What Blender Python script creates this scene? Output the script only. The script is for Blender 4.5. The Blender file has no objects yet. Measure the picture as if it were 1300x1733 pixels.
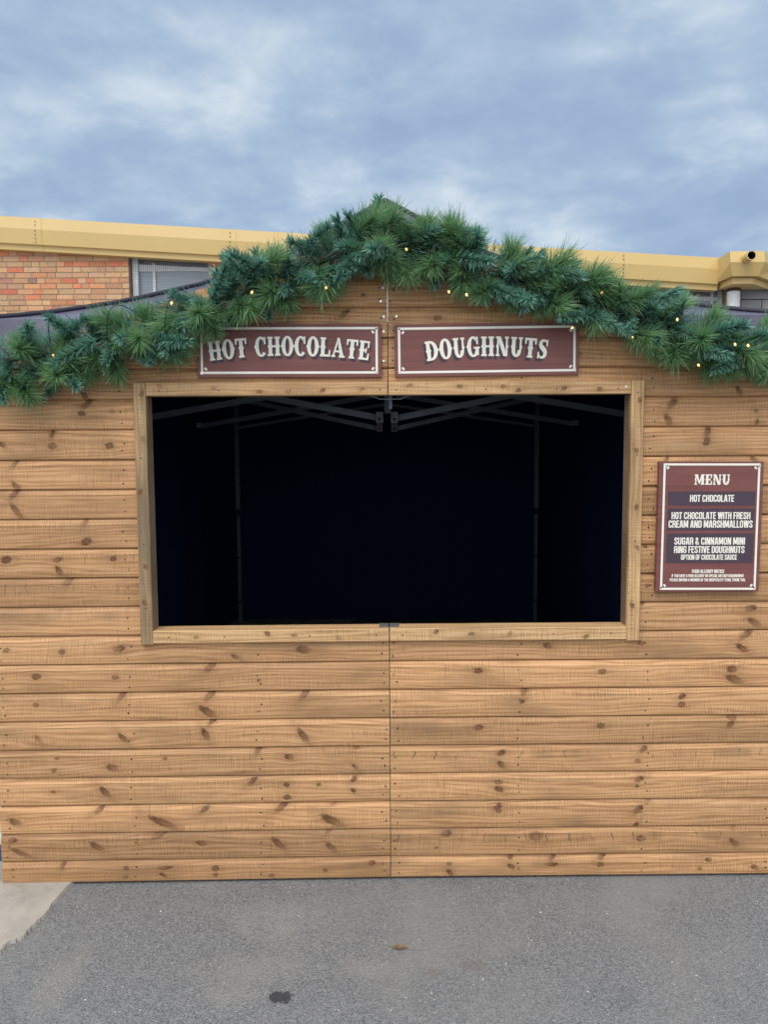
import bpy, bmesh, math, random
from mathutils import Vector, Matrix
R = random.Random(11)
rad = math.radians
SC = bpy.context.scene
COL = SC.collection

# ------------------------------------------------------------------ camera
F, PIT, ROL = 1297.1, 0.08031, -0.00608
CAM = Vector((-0.01733, -2.88267, 1.66922))
FW = Vector((0, math.cos(PIT), -math.sin(PIT)))
_u = Vector((0, math.sin(PIT), math.cos(PIT))); _r = Vector((1, 0, 0))
RT = _r * math.cos(ROL) + _u * math.sin(ROL)
UP = _u * math.cos(ROL) - _r * math.sin(ROL)
cd = bpy.data.cameras.new('camera'); cam = bpy.data.objects.new('camera', cd); COL.objects.link(cam)
cd.sensor_fit = 'VERTICAL'; cd.sensor_height = 24.0; cd.lens = 24.0 * F / 1733.0
cd.clip_start = 0.05; cd.clip_end = 500
m = Matrix.Identity(4)
for i in range(3):
    m[i][0] = RT[i]; m[i][1] = UP[i]; m[i][2] = -FW[i]; m[i][3] = CAM[i]
cam.matrix_world = m
SC.camera = cam

# ------------------------------------------------------------------ light
SUN_EL, SUN_AZ = 52, 200          # azimuth: 180 = straight behind the camera
SC.view_settings.view_transform = 'Standard'; SC.view_settings.look = 'None'
SC.view_settings.gamma = 1; SC.view_settings.exposure = 0.0
sd = bpy.data.lights.new('sun', 'SUN'); sun = bpy.data.objects.new('sun', sd); COL.objects.link(sun)
sd.energy = 1.5; sd.angle = rad(28); sd.color = (1.0, 0.955, 0.9)
_a = rad(SUN_AZ)
sdir = Vector((math.sin(_a) * math.cos(rad(SUN_EL)), math.cos(_a) * math.cos(rad(SUN_EL)), math.sin(rad(SUN_EL))))
sun.rotation_euler = sdir.to_track_quat('Z', 'Y').to_euler()
W = bpy.data.worlds.new('World'); SC.world = W; W.use_nodes = True

class NT:
    """small helper for node trees"""
    def __init__(s, tree): s.t = tree; s.n = tree.nodes; s.l = tree.links
    def node(s, typ, **kw):
        n = s.n.new(typ)
        for k, v in kw.items(): setattr(n, k, v)
        return n
    def put(s, sock, v):
        if v is None: return
        if hasattr(v, 'is_linked') or hasattr(v, 'links'): s.l.new(v, sock)
        else:
            if sock.type == 'RGBA' and len(v) == 3: v = (*v, 1)
            sock.default_value = v
    def math(s, op, a, b=None, c=None, clamp=False):
        n = s.node('ShaderNodeMath', operation=op, use_clamp=clamp)
        for i, v in enumerate((a, b, c)): s.put(n.inputs[i], v)
        return n.outputs[0]
    def vmath(s, op, a, b=None):
        n = s.node('ShaderNodeVectorMath', operation=op); s.put(n.inputs[0], a)
        if b is not None: s.put(n.inputs[1], b)
        return n.outputs[0]
    def comb(s, x, y, z=0.0):
        n = s.node('ShaderNodeCombineXYZ')
        for i, v in enumerate((x, y, z)): s.put(n.inputs[i], v)
        return n.outputs[0]
    def sep(s, v):
        n = s.node('ShaderNodeSeparateXYZ'); s.put(n.inputs[0], v); return n.outputs
    def noise(s, vec, scale, detail=4, rough=.55, dist=0.0):
        n = s.node('ShaderNodeTexNoise'); s.put(n.inputs['Vector'], vec)
        n.inputs['Scale'].default_value = scale; n.inputs['Detail'].default_value = detail
        n.inputs['Roughness'].default_value = rough; n.inputs['Distortion'].default_value = dist
        return n.outputs[0]
    def map(s, v, a, b, c=0.0, d=1.0, smooth=False):
        n = s.node('ShaderNodeMapRange'); n.clamp = True
        if smooth: n.interpolation_type = 'SMOOTHSTEP'
        for i, q in enumerate((v, a, b, c, d)): s.put(n.inputs[i], q)
        return n.outputs[0]
    def mix(s, f, a, b, blend='MIX'):
        n = s.node('ShaderNodeMix', data_type='RGBA', blend_type=blend)
        s.put(n.inputs[0], f); s.put(n.inputs[6], a); s.put(n.inputs[7], b)
        return n.outputs[2]
    def ramp(s, f, stops, interp='LINEAR'):
        n = s.node('ShaderNodeValToRGB'); s.put(n.inputs[0], f); e = n.color_ramp.elements
        n.color_ramp.interpolation = interp
        while len(e) < len(stops): e.new(0.5)
        for i, (p, c) in enumerate(stops): e[i].position = p; e[i].color = (*c, 1) if len(c) == 3 else c
        return n.outputs[0]
    def bump(s, h, strength, dist=0.01):
        n = s.node('ShaderNodeBump'); n.inputs['Strength'].default_value = strength
        n.inputs['Distance'].default_value = dist; s.put(n.inputs['Height'], h); return n.outputs[0]

w = NT(W.node_tree); w.n.clear()
sky = w.node('ShaderNodeTexSky', sky_type='NISHITA'); sky.sun_disc = False
sky.sun_elevation = rad(SUN_EL); sky.sun_rotation = rad(SUN_AZ)
tc = w.node('ShaderNodeTexCoord').outputs['Generated']
gx, gy, gz = w.sep(tc)
zc = w.math('ADD', w.math('MAXIMUM', gz, 0.0), 0.22)
pv = w.comb(w.math('DIVIDE', gx, zc), w.math('DIVIDE', gy, zc), 0.37)
n1 = w.noise(w.vmath('MULTIPLY', pv, (.85, 1.15, 1)), 2.3, 6, .50, .15)
n2 = w.noise(w.vmath('ADD', pv, (5.3, 2.1, 1.7)), 6.0, 7, .54, .2)
n3 = w.noise(w.vmath('ADD', pv, (1.3, 7.1, 4.7)), .55, 3, .5, .1)
cl = w.math('ADD', w.math('MULTIPLY', n1, .50), w.math('ADD', w.math('MULTIPLY', n2, .36), w.math('MULTIPLY', n3, .16)))
clc = w.ramp(cl, [(.41, (3.3, 4.5, 6.5)), (.48, (3.75, 5.05, 6.9)), (.53, (4.4, 5.7, 7.35)), (.58, (5.5, 6.7, 8.0)), (.65, (7.2, 8.1, 8.9))])
# the overcast is brighter high up and on the sun's side (behind the camera)
dt = w.node('ShaderNodeVectorMath', operation='DOT_PRODUCT'); w.put(dt.inputs[0], tc); dt.inputs[1].default_value = sdir
br = w.map(dt.outputs['Value'], .1, .95, 1.0, 2.75, True)
clc = w.mix(w.map(dt.outputs['Value'], .15, .6, 0, .85, True), clc, (6.0, 6.15, 6.3))
cl2 = w.vmath('SCALE', clc); w.put(cl2.node.inputs['Scale'], br)
mixs = w.mix(.93, sky.outputs[0], cl2)
bg = w.node('ShaderNodeBackground'); w.put(bg.inputs[0], mixs); bg.inputs[1].default_value = 0.1
wo = w.node('ShaderNodeOutputWorld'); w.l.new(bg.outputs[0], wo.inputs[0])

# ------------------------------------------------------------------ helpers: geometry
def ray(px, py): return (FW + RT * ((px - 650) / F) - UP * ((py - 866.5) / F))
AL, AR = 0.01881, -0.00639
DIR = {-1: Vector((-math.cos(AL), -math.sin(AL), 0)), 1: Vector((math.cos(AR), -math.sin(AR), 0))}
NRM = {-1: Vector((math.sin(AL), -math.cos(AL), 0)), 1: Vector((-math.sin(AR), -math.cos(AR), 0))}
def PL(side, s, d, z):
    """point on a front panel: s along it from the seam, d proud of it, z up"""
    return DIR[side] * s + NRM[side] * d + Vector((0, 0, z))
def on_panel(px, py, d=0.02, side=None):
    r = ray(px, py)
    side = side or (-1 if px < 658 else 1)
    n = NRM[side]; t = (n * d - CAM).dot(n) / r.dot(n); p = CAM + r * t
    return side, p.dot(DIR[side]), p.z
def at_y(px, py, Y):
    r = ray(px, py); return CAM + r * ((Y - CAM.y) / r.y)
def on_ground(px, py, z=0.0):
    r = ray(px, py); return CAM + r * ((z - CAM.z) / r.z)

class MB:
    def __init__(s): s.v = []; s.f = []; s.mi = []; s.uv = []; s.k = []; s.c = []
    def face(s, pts, mi=0, uv=None, k=None, c=None):
        b = len(s.v); s.v += [Vector(p) for p in pts]
        s.f.append(list(range(b, b + len(pts)))); s.mi.append(mi); s.uv.append(uv); s.k.append(k); s.c.append(c)
    def box(s, o, ax, ay, az, mi=0, c=None):
        o, ax, ay, az = map(Vector, (o, ax, ay, az))
        if ax.cross(ay).dot(az) < 0: o = o + ax; ax = -ax
        P = [o, o + ax, o + ax + ay, o + ay, o + az, o + ax + az, o + ax + ay + az, o + ay + az]
        for q in ((3, 2, 1, 0), (4, 5, 6, 7), (0, 1, 5, 4), (1, 2, 6, 5), (2, 3, 7, 6), (3, 0, 4, 7)):
            s.face([P[i] for i in q], mi, c=c)
    def bar(s, a, b, w, h=None, mi=0, up=(0, 0, 1)):
        a, b = Vector(a), Vector(b); h = h or w; d = (b - a); dn = d.normalized(); u = Vector(up)
        if abs(dn.dot(u)) > .98: u = Vector((0, 1, 0))
        x = dn.cross(u).normalized(); y = x.cross(dn).normalized()
        s.box(a - x * w / 2 - y * h / 2, x * w, d, y * h, mi)
    def tube(s, pts, r, n=6, mi=0, cap=True):
        pts = [Vector(p) for p in pts]; rs = r if isinstance(r, (list, tuple)) else [r] * len(pts); rings = []
        for i, p in enumerate(pts):
            d = (pts[min(i + 1, len(pts) - 1)] - pts[max(i - 1, 0)]).normalized()
            u = Vector((0, 0, 1)) if abs(d.z) < .9 else Vector((0, 1, 0))
            x = d.cross(u).normalized(); y = d.cross(x).normalized()
            rings.append([p + (x * math.cos(2 * math.pi * j / n) + y * math.sin(2 * math.pi * j / n)) * rs[i] for j in range(n)])
        base = len(s.v)
        for g in rings: s.v += g
        for i in range(len(rings) - 1):
            for j in range(n):
                a = base + i * n + j; b_ = base + i * n + (j + 1) % n
                s.f.append([b_, a, a + n, b_ + n]); s.mi.append(mi); s.uv.append(None); s.k.append(None); s.c.append(None)
        if cap:
            s.face(rings[0], mi); s.face(list(reversed(rings[-1])), mi)
    def disc(s, c, n, r, mi=0, seg=8, h=0.0):
        c, n = Vector(c), Vector(n).normalized(); u = Vector((0, 0, 1)) if abs(n.z) < .9 else Vector((1, 0, 0))
        x = u.cross(n).normalized(); y = n.cross(x)
        P = [c + n * h + (x * math.cos(2 * math.pi * j / seg) + y * math.sin(2 * math.pi * j / seg)) * r for j in range(seg)]
        s.face(P, mi)
        if h:
            Q = [p - n * h + (p - n * h - c) * .15 for p in P]
            for j in range(seg): s.face([Q[j], Q[(j + 1) % seg], P[(j + 1) % seg], P[j]], mi)
    def build(s, name, mats, parent=None, smooth=False, label=None, origin=None, merge=False, bevel=0):
        if not isinstance(mats, (list, tuple)): mats = [mats]
        o0 = parent_loc(parent) if parent else Vector(origin or (0, 0, 0))
        me = bpy.data.meshes.new(name); me.from_pydata([v - o0 for v in s.v], [], s.f)
        for q in mats: me.materials.append(q)
        me.polygons.foreach_set('material_index', s.mi)
        if any(u for u in s.uv):
            U = me.uv_layers.new(name='grain'); i = 0
            for f, u in zip(s.f, s.uv):
                for j in range(len(f)):
                    U.data[i].uv = u[j] if u else (s.v[f[j]].x, s.v[f[j]].z); i += 1
        if any(k for k in s.k):
            K = [me.uv_layers.new(name='knot%d' % q) for q in (1, 2)]
            A = [me.attributes.new('prm%d' % q, 'FLOAT_COLOR', 'CORNER') for q in (1, 2)]
            B = me.attributes.new('board', 'FLOAT_COLOR', 'CORNER'); i = 0
            for f, k in zip(s.f, s.k):
                for j in range(len(f)):
                    for q in (0, 1):
                        if k and k[q]:
                            K[q].data[i].uv = k[q][0][j]; A[q].data[i].color = k[q][1]
                        else:
                            K[q].data[i].uv = (9, 9); A[q].data[i].color = (0, .01, 1, 0)
                    B.data[i].color = k[2] if k else (.5, .5, 0, 0); i += 1
        if any(c for c in s.c):
            C_ = me.attributes.new('tint', 'FLOAT_COLOR', 'CORNER'); i = 0
            for f, c in zip(s.f, s.c):
                for j in range(len(f)): C_.data[i].color = c or (1, 1, 1, 1); i += 1
        if merge or bevel:
            bm = bmesh.new(); bm.from_mesh(me); bmesh.ops.remove_doubles(bm, verts=bm.verts, dist=1e-5)
            if bevel:
                bmesh.ops.bevel(bm, geom=[e for e in bm.edges if len(e.link_faces) == 2 and e.calc_face_angle(0) > .5],
                                offset=bevel, segments=2, profile=.6, affect='EDGES')
            bm.to_mesh(me); bm.free()
        if smooth: me.polygons.foreach_set('use_smooth', [True] * len(me.polygons))
        me.update()
        o = bpy.data.objects.new(name, me); COL.objects.link(o)
        if parent: o.parent = parent
        else: o.location = o0
        if label: o['label'] = label
        return o
def parent_loc(p):
    v = Vector((0, 0, 0))
    while p: v += p.location; p = p.parent
    return v
def thing(name, label, cat, loc=(0, 0, 0), group=None):
    o = bpy.data.objects.new(name, None); COL.objects.link(o); o.location = loc; o.empty_display_size = .1
    o['label'] = label; o['category'] = cat
    if group: o['group'] = group
    return o

# ------------------------------------------------------------------ materials
def new_mat(name):
    mt = bpy.data.materials.new(name); mt.use_nodes = True; t = NT(mt.node_tree)
    return mt, t, t.n['Principled BSDF']
def simple(name, col, rough=.6, metal=0.0, var=.12, scale=30, bump=0.0, spec=.5, emit=None, es=0):
    mt, t, b = new_mat(name)
    co = t.node('ShaderNodeTexCoord').outputs['Object']
    n = t.noise(co, scale, 5, .6)
    v = t.map(n, .3, .7, 1 - var, 1 + var)
    c = t.vmath('SCALE', tuple(col)); t.put(c.node.inputs['Scale'], v)
    t.put(b.inputs['Base Color'], c); b.inputs['Roughness'].default_value = rough
    b.inputs['Metallic'].default_value = metal; b.inputs['Specular IOR Level'].default_value = spec
    if bump: t.put(b.inputs['Normal'], t.bump(n, bump, .004))
    if emit: b.inputs['Emission Color'].default_value = (*emit, 1); b.inputs['Emission Strength'].default_value = es
    return mt

def pine(name, light, mid, dark, knots=True, axis='u', grey=0.0):
    mt, t, b = new_mat(name)
    def uvn(n): return t.node('ShaderNodeUVMap', uv_map=n).outputs[0]
    def attr(n): return t.node('ShaderNodeAttribute', attribute_name=n)
    u, v, _ = t.sep(uvn('grain'))
    bd = attr('board'); b1, b2, b3 = t.sep(bd.outputs['Vector'])
    warp = None; dk = None; halo = None; ring = None
    for q in (1, 2):
        kx, ky, _ = t.sep(uvn('knot%d' % q)); pr = attr('prm%d' % q); pa, ps, pe = t.sep(pr.outputs['Vector']); pk = pr.outputs['Alpha']
        ca, sa = t.math('COSINE', pa), t.math('SINE', pa)
        wob = t.math('MULTIPLY', t.math('SUBTRACT', t.noise(t.comb(u, v, 1.0 + q), 55, 3, .6), .5), .011)
        x = t.math('ADD', t.math('MULTIPLY', kx, ca), t.math('MULTIPLY', ky, sa))
        y = t.math('ADD', t.math('SUBTRACT', t.math('MULTIPLY', ky, ca), t.math('MULTIPLY', kx, sa)), wob)
        xs = t.math('DIVIDE', x, t.math('MULTIPLY', ps, pe)); ys = t.math('DIVIDE', y, ps)
        r2 = t.math('ADD', t.math('MULTIPLY', xs, xs), t.math('MULTIPLY', ys, ys)); r = t.math('ADD', t.math('SQRT', r2), t.math('MULTIPLY', t.math('SUBTRACT', t.noise(t.comb(t.math('MULTIPLY', u, 95), t.math('MULTIPLY', v, 150), 5.0 + q), 1.0, 4, .65), .5), .95))
        lng = t.map(pe, 1.45, 1.8)
        fade = t.math('SUBTRACT', 1.0, t.math('MULTIPLY', lng, t.map(t.math('MULTIPLY', xs, t.math('SIGN', t.math('SUBTRACT', pa, 3.1416))), -.45, .95, .0, .80)))
        core = t.math('MULTIPLY', t.math('MULTIPLY', t.map(r, 1.25, .35, 0, 1, True), pk), fade)
        fb = t.noise(t.comb(t.math('MULTIPLY', x, 60), t.math('MULTIPLY', y, 330), 3.0 + q), 1.0, 3, .6)
        edge = t.math('MULTIPLY', t.map(r, .1, .80, .30, 1, True), t.map(r, 1.20, .75, 0, 1, True))
        rg = t.math('MULTIPLY', t.math('MULTIPLY', t.math('MULTIPLY', edge, t.map(fb, .32, .54, .0, 1)), pk), fade)
        hl = t.math('MULTIPLY', t.math('POWER', 2.718, t.math('MULTIPLY', t.math('ADD', t.math('MULTIPLY', t.math('MULTIPLY', xs, xs), .5), t.math('MULTIPLY', ys, ys)), -.30)), t.math('MULTIPLY', pk, t.map(mid_ if False else t.noise(t.comb(t.math('MULTIPLY', u, 40), t.math('MULTIPLY', v, 130), 8.0), 1.0, 3, .6), .3, .65, .35, 1)))
        # grain flows round the knot (plain, un-rotated distance)
        e2 = t.math('DIVIDE', t.math('ADD', t.math('MULTIPLY', t.math('MULTIPLY', kx, kx), .35), t.math('MULTIPLY', ky, ky)), t.math('MULTIPLY', ps, ps))
        wp = t.math('MULTIPLY', t.math('MULTIPLY', ky, t.math('POWER', 2.718, t.math('MULTIPLY', e2, -.28))), t.math('MULTIPLY', pk, -.75))
        warp = wp if warp is None else t.math('ADD', warp, wp)
        dk = core if dk is None else t.math('MAXIMUM', dk, core)
        halo = hl if halo is None else t.math('MAXIMUM', halo, hl)
        ring = rg if ring is None else t.math('MAXIMUM', ring, rg)
    vw = t.math('ADD', v, warp)
    slow = t.noise(t.comb(t.math('MULTIPLY', u, 1.1), t.math('MULTIPLY', vw, 9), b1), 1.0, 3, .5)
    rings = t.math('SINE', t.math('ADD', t.math('MULTIPLY', vw, 380), t.math('MULTIPLY', slow, 42)))
    fine = t.noise(t.comb(t.math('MULTIPLY', u, 7), t.math('MULTIPLY', vw, 420), b1), 1.0, 5, .62)
    mid_ = t.noise(t.comb(t.math('MULTIPLY', u, 2.2), t.math('MULTIPLY', vw, 60), b1), 1.0, 4, .55)
    g = t.math('ADD', t.math('MULTIPLY', t.map(rings, -1, 1), .15), t.math('ADD', t.math('MULTIPLY', fine, .42), t.math('MULTIPLY', mid_, .45)))
    col = t.ramp(g, [(.36, dark), (.475, mid), (.62, light)])
    # band saw marks across the board
    wv_ = t.math('SINE', t.math('ADD', t.math('MULTIPLY', u, 640), t.math('MULTIPLY', t.noise(t.comb(t.math('MULTIPLY', u, 24), t.math('MULTIPLY', v, 5), b1), 1.0, 3, .6), 30)))
    sawn = t.noise(t.comb(t.math('MULTIPLY', u, 260), t.math('MULTIPLY', v, 12), t.math('MULTIPLY', b1, 7)), 1.0, 2, .5)
    sawm = t.noise(t.comb(t.math('MULTIPLY', u, 3.2), t.math('MULTIPLY', v, 26), t.math('ADD', b1, 3)), 1.0, 3, .6)
    sx_ = t.math('ADD', t.math('MULTIPLY', t.map(wv_, .1, 1), .55), t.map(sawn, .50, .72, 0, .75))
    saw = t.math('MULTIPLY', sx_, t.map(sawm, .36, .62))
    col = t.mix(t.math('MULTIPLY', saw, .44), col, (.14, .075, .036))
    sawl = t.math('MULTIPLY', t.map(wv_, -.2, -1), t.map(sawm, .36, .62))
    col = t.mix(t.math('MULTIPLY', sawl, .42), col, light)
    # stain uneven in the grain, weathered patches
    st = t.noise(t.comb(t.math('MULTIPLY', u, 2.0), t.math('MULTIPLY', v, 7), t.math('ADD', b1, 9)), 1.0, 4, .6)
    col = t.mix(t.map(st, .50, .72, 0, .70), col, (.235, .140, .070))
    st2 = t.noise(t.comb(t.math('MULTIPLY', u, 1.3), t.math('MULTIPLY', v, 16), t.math('ADD', b1, 21)), 1.0, 3, .6)
    col = t.mix(t.map(st2, .60, .78, 0, .35), col, (.60, .43, .25))
    if grey:
        gm = t.noise(t.comb(t.math('MULTIPLY', u, 2.4), t.math('MULTIPLY', v, 9), 2.0), 1.0, 4, .6)
        col = t.mix(t.map(gm, .42, .60, 0, grey), col, (.17, .135, .085))
    # planer burns: short dark ticks in a row along some boards
    tk = t.math('ABSOLUTE', t.math('SUBTRACT', t.math('FRACT', t.math('ADD', t.math('DIVIDE', u, .0835), t.math('MULTIPLY', t.noise(t.comb(t.math('MULTIPLY', u, 8), t.math('MULTIPLY', v, 30), b1), 1.0, 1, .5), .5))), .5))
    tm = t.math('MULTIPLY', t.map(tk, .05, .012), b3)
    tn = t.noise(t.comb(t.math('MULTIPLY', u, 6), t.math('MULTIPLY', v, 20), b1), 1.0, 3, .6)
    fv = t.math('MULTIPLY', t.map(bd.outputs['Alpha'], .60, .64), t.map(bd.outputs['Alpha'], .815, .80))
    tm = t.math('MULTIPLY', t.math('MULTIPLY', tm, fv), t.map(tn, .40, .62))
    col = t.mix(t.math('MULTIPLY', tm, .95), col, (.06, .038, .022))
    col = t.mix(t.math('MULTIPLY', t.math('MULTIPLY', fv, b3), t.map(t.noise(t.comb(t.math('MULTIPLY', u, 6), 1.0, b1), 1.0, 2, .5), .52, .62, 0, .35)), col, (.10, .065, .035))
    # board to board tone
    tone = t.map(b2, 0, 1, .70, 1.24)
    c2 = t.vmath('SCALE', col); t.put(c2.node.inputs['Scale'], tone); col = c2
    hue = t.map(b1, 0, 1); col = t.mix(t.math('MULTIPLY', hue, .22), col, (.44, .225, .10))
    # knots
    col = t.mix(t.math('MULTIPLY', halo, .74), col, (.26, .132, .058))
    col = t.mix(t.math('MULTIPLY', dk, .88), col, (.205, .080, .028))
    col = t.mix(t.math('MULTIPLY', ring, .95), col, (.045, .020, .012))
    t.put(b.inputs['Base Color'], col)
    b.inputs['Roughness'].default_value = .62; b.inputs['Specular IOR Level'].default_value = .3
    h = t.math('ADD', t.math('MULTIPLY', fine, .5), t.math('MULTIPLY', saw, -.6))
    t.put(b.inputs['Normal'], t.bump(h, .35, .0015))
    return mt
M = {}
M['pine'] = pine('pine_cladding', (.66, .382, .188), (.495, .268, .122), (.33, .165, .070))
M['frame'] = pine('pine_frame', (.68, .445, .23), (.53, .325, .155), (.35, .20, .09))
M['weathered'] = pine('pine_weathered', (.55, .39, .21), (.42, .275, .14), (.25, .155, .075), grey=.75)
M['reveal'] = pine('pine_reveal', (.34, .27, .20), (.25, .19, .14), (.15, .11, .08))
M['nail'] = simple('rusty_nail', (.045, .028, .018), .6)
M['screw'] = simple('bright_screw', (.75, .74, .70), .3, .9)
M['steel'] = simple('galvanised_steel', (.62, .63, .66), .4, .8)
M['plate'] = simple('weathered_plate', (.20, .185, .17), .5, .3)
M['black_fabric'] = simple('navy_wall_fabric', (.014, .040, .115), .9, spec=.15)
M['binding'] = simple('dark_binding', (.022, .018, .034), .55)
M['tube'] = simple('dark_powder_coat', (.22, .255, .29), .4, .2)
M['collar'] = simple('black_plastic', (.012, .012, .014), .4)
M['bracket'] = simple('grey_nylon_bracket', (.30, .29, .33), .45)
M['clip'] = simple('pale_clip', (.55, .57, .6), .35, .4)
M['cream'] = simple('cream_print', (.87, .83, .73), .45, var=.03)
M['plum'] = simple('dark_plum_print', (.062, .040, .058), .5, var=.05)
M['shadow_print'] = simple('deep_plum_print', (.045, .030, .045), .5, var=.05)
M['white_paint'] = simple('white_paint', (.78, .79, .80), .5, var=.08, scale=12)
M['flaked'] = simple('flaked_paint', (.40, .38, .36), .9, var=.35, scale=25)
M['rust'] = simple('rusty_post', (.10, .055, .035), .8, var=.4, scale=20)
M['wire'] = simple('mesh_wire', (.13, .14, .15), .5, .6)
M['concrete_block'] = simple('grey_block', (.25, .25, .25), .9, var=.12, scale=6, bump=.2)
M['pointing'] = simple('white_pointing', (.66, .66, .64), .9)
M['mortar'] = simple('grey_mortar', (.30, .245, .20), .95, var=.15, scale=20)
M['curtain'] = simple('pale_curtain', (.60, .61, .60), .9)
M['dark_room'] = simple('dark_room', (.22, .25, .28), .9)
M['pipe_dark'] = simple('pipe_mouth', (.012, .010, .010), .9)
M['cable'] = simple('dark_green_cable', (.010, .016, .012), .4)
M['pale_panel'] = simple('pale_grey_sheet', (.62, .66, .68), .5, var=.05)
M['navy'] = simple('navy_sheet', (.035, .065, .16), .5)
M['leaf'] = simple('dry_leaf', (.22, .13, .05), .7, var=.4, scale=60)
M['grit'] = simple('pale_grit', (.62, .60, .56), .8)
M['bulb'] = simple('lit_warm_bulb', (1, .75, .35), .2, emit=(1.0, .52, .11), es=1.1)
M['filament'] = simple('lit_filament', (1, .9, .6), .2, emit=(1.0, .82, .45), es=2.2)
M['tag'] = simple('pale_stem_tip', (.20, .13, .07), .8)

def sign_mat():
    mt, t, b = new_mat('maroon_printed_board')
    x, y, z = t.sep(t.node('ShaderNodeTexCoord').outputs['Object'])
    n = t.noise(t.comb(t.math('MULTIPLY', x, 5), t.math('MULTIPLY', y, 5), t.math('MULTIPLY', z, 150)), 1.0, 5, .65, .4)
    k = t.noise(t.comb(t.math('MULTIPLY', x, 2), 0.0, t.math('MULTIPLY', z, 45)), 1.0, 3, .6, .6)
    c = t.mix(t.map(k, .3, .7), (.165, .058, .052), (.225, .086, .077))
    c = t.mix(t.map(n, .60, .70, 0, .75), c, (.105, .034, .036))
    t.put(b.inputs['Base Color'], c); b.inputs['Roughness'].default_value = .45; b.inputs['Specular IOR Level'].default_value = .35
    return mt
M['maroon'] = sign_mat()

def foliage(name, ca, cb, trans):
    mt, t, b = new_mat(name)
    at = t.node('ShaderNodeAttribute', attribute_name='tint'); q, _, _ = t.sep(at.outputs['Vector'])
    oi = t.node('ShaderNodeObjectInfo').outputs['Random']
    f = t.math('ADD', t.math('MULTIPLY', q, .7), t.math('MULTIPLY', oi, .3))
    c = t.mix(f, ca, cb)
    t.put(b.inputs['Base Color'], c); b.inputs['Roughness'].default_value = .42
    b.inputs['Specular IOR Level'].default_value = .45
    tr = t.node('ShaderNodeBsdfTranslucent'); t.put(tr.inputs[0], c)
    mx = t.node('ShaderNodeMixShader'); mx.inputs[0].default_value = trans
    t.l.new(b.outputs[0], mx.inputs[1]); t.l.new(tr.outputs[0], mx.inputs[2])
    t.l.new(mx.outputs[0], t.n['Material Output'].inputs[0])
    return mt
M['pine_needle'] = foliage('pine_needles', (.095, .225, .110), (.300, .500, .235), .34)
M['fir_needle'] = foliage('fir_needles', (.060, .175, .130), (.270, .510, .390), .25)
M['twig'] = simple('dark_twig', (.022, .024, .016), .7)

def fabric_mat():
    mt, t, b = new_mat('purple_grey_canopy')
    co = t.node('ShaderNodeTexCoord').outputs['Object']
    n = t.noise(co, 3.0, 4, .5, .4); k = t.noise(co, 600, 2, .5)
    t.put(b.inputs['Base Color'], t.mix(n, (.085, .075, .120), (.15, .135, .20)))
    b.inputs['Roughness'].default_value = .38; b.inputs['Specular IOR Level'].default_value = .7
    t.put(b.inputs['Normal'], t.bump(t.math('ADD', n, t.math('MULTIPLY', k, .05)), .5, .06))
    return mt
M['canopy'] = fabric_mat()

def fascia_mat():
    mt, t, b = new_mat('yellow_coated_metal')
    co = t.node('ShaderNodeTexCoord').outputs['Object']; x, y, z = t.sep(co)
    n = t.noise(co, 1.2, 5, .6); s_ = t.noise(t.comb(t.math('MULTIPLY', x, 9), y, t.math('MULTIPLY', z, 1.2)), 1.0, 4, .6)
    c = t.mix(n, (.57, .395, .145), (.65, .465, .185)); c = t.mix(t.map(s_, .60, .85, 0, .35), c, (.43, .33, .20))
    t.put(b.inputs['Base Color'], c); b.inputs['Roughness'].default_value = .45
    return mt
M['fascia'] = fascia_mat()

def brick_mat():
    mt, t, b = new_mat('mixed_bricks')
    at = t.node('ShaderNodeAttribute', attribute_name='tint')
    co = t.node('ShaderNodeTexCoord').outputs['Object']
    n = t.noise(co, 26, 5, .65); k = t.noise(co, 120, 3, .6)
    sc = t.map(t.math('ADD', t.math('MULTIPLY', n, .7), t.math('MULTIPLY', k, .3)), .3, .7, .70, 1.06)
    c = t.vmath('SCALE', at.outputs['Vector']); t.put(c.node.inputs['Scale'], sc)
    t.put(b.inputs['Base Color'], c); b.inputs['Roughness'].default_value = .9
    t.put(b.inputs['Normal'], t.bump(k, .4, .004))
    return mt
M['brick'] = brick_mat()

def glass_mat():
    mt, t, b = new_mat('grey_wired_glass')
    b.inputs['Base Color'].default_value = (.42, .48, .54, 1); b.inputs['Roughness'].default_value = .12
    b.inputs['Alpha'].default_value = .78; b.inputs['Specular IOR Level'].default_value = .6
    return mt
M['glass'] = glass_mat()

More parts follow.
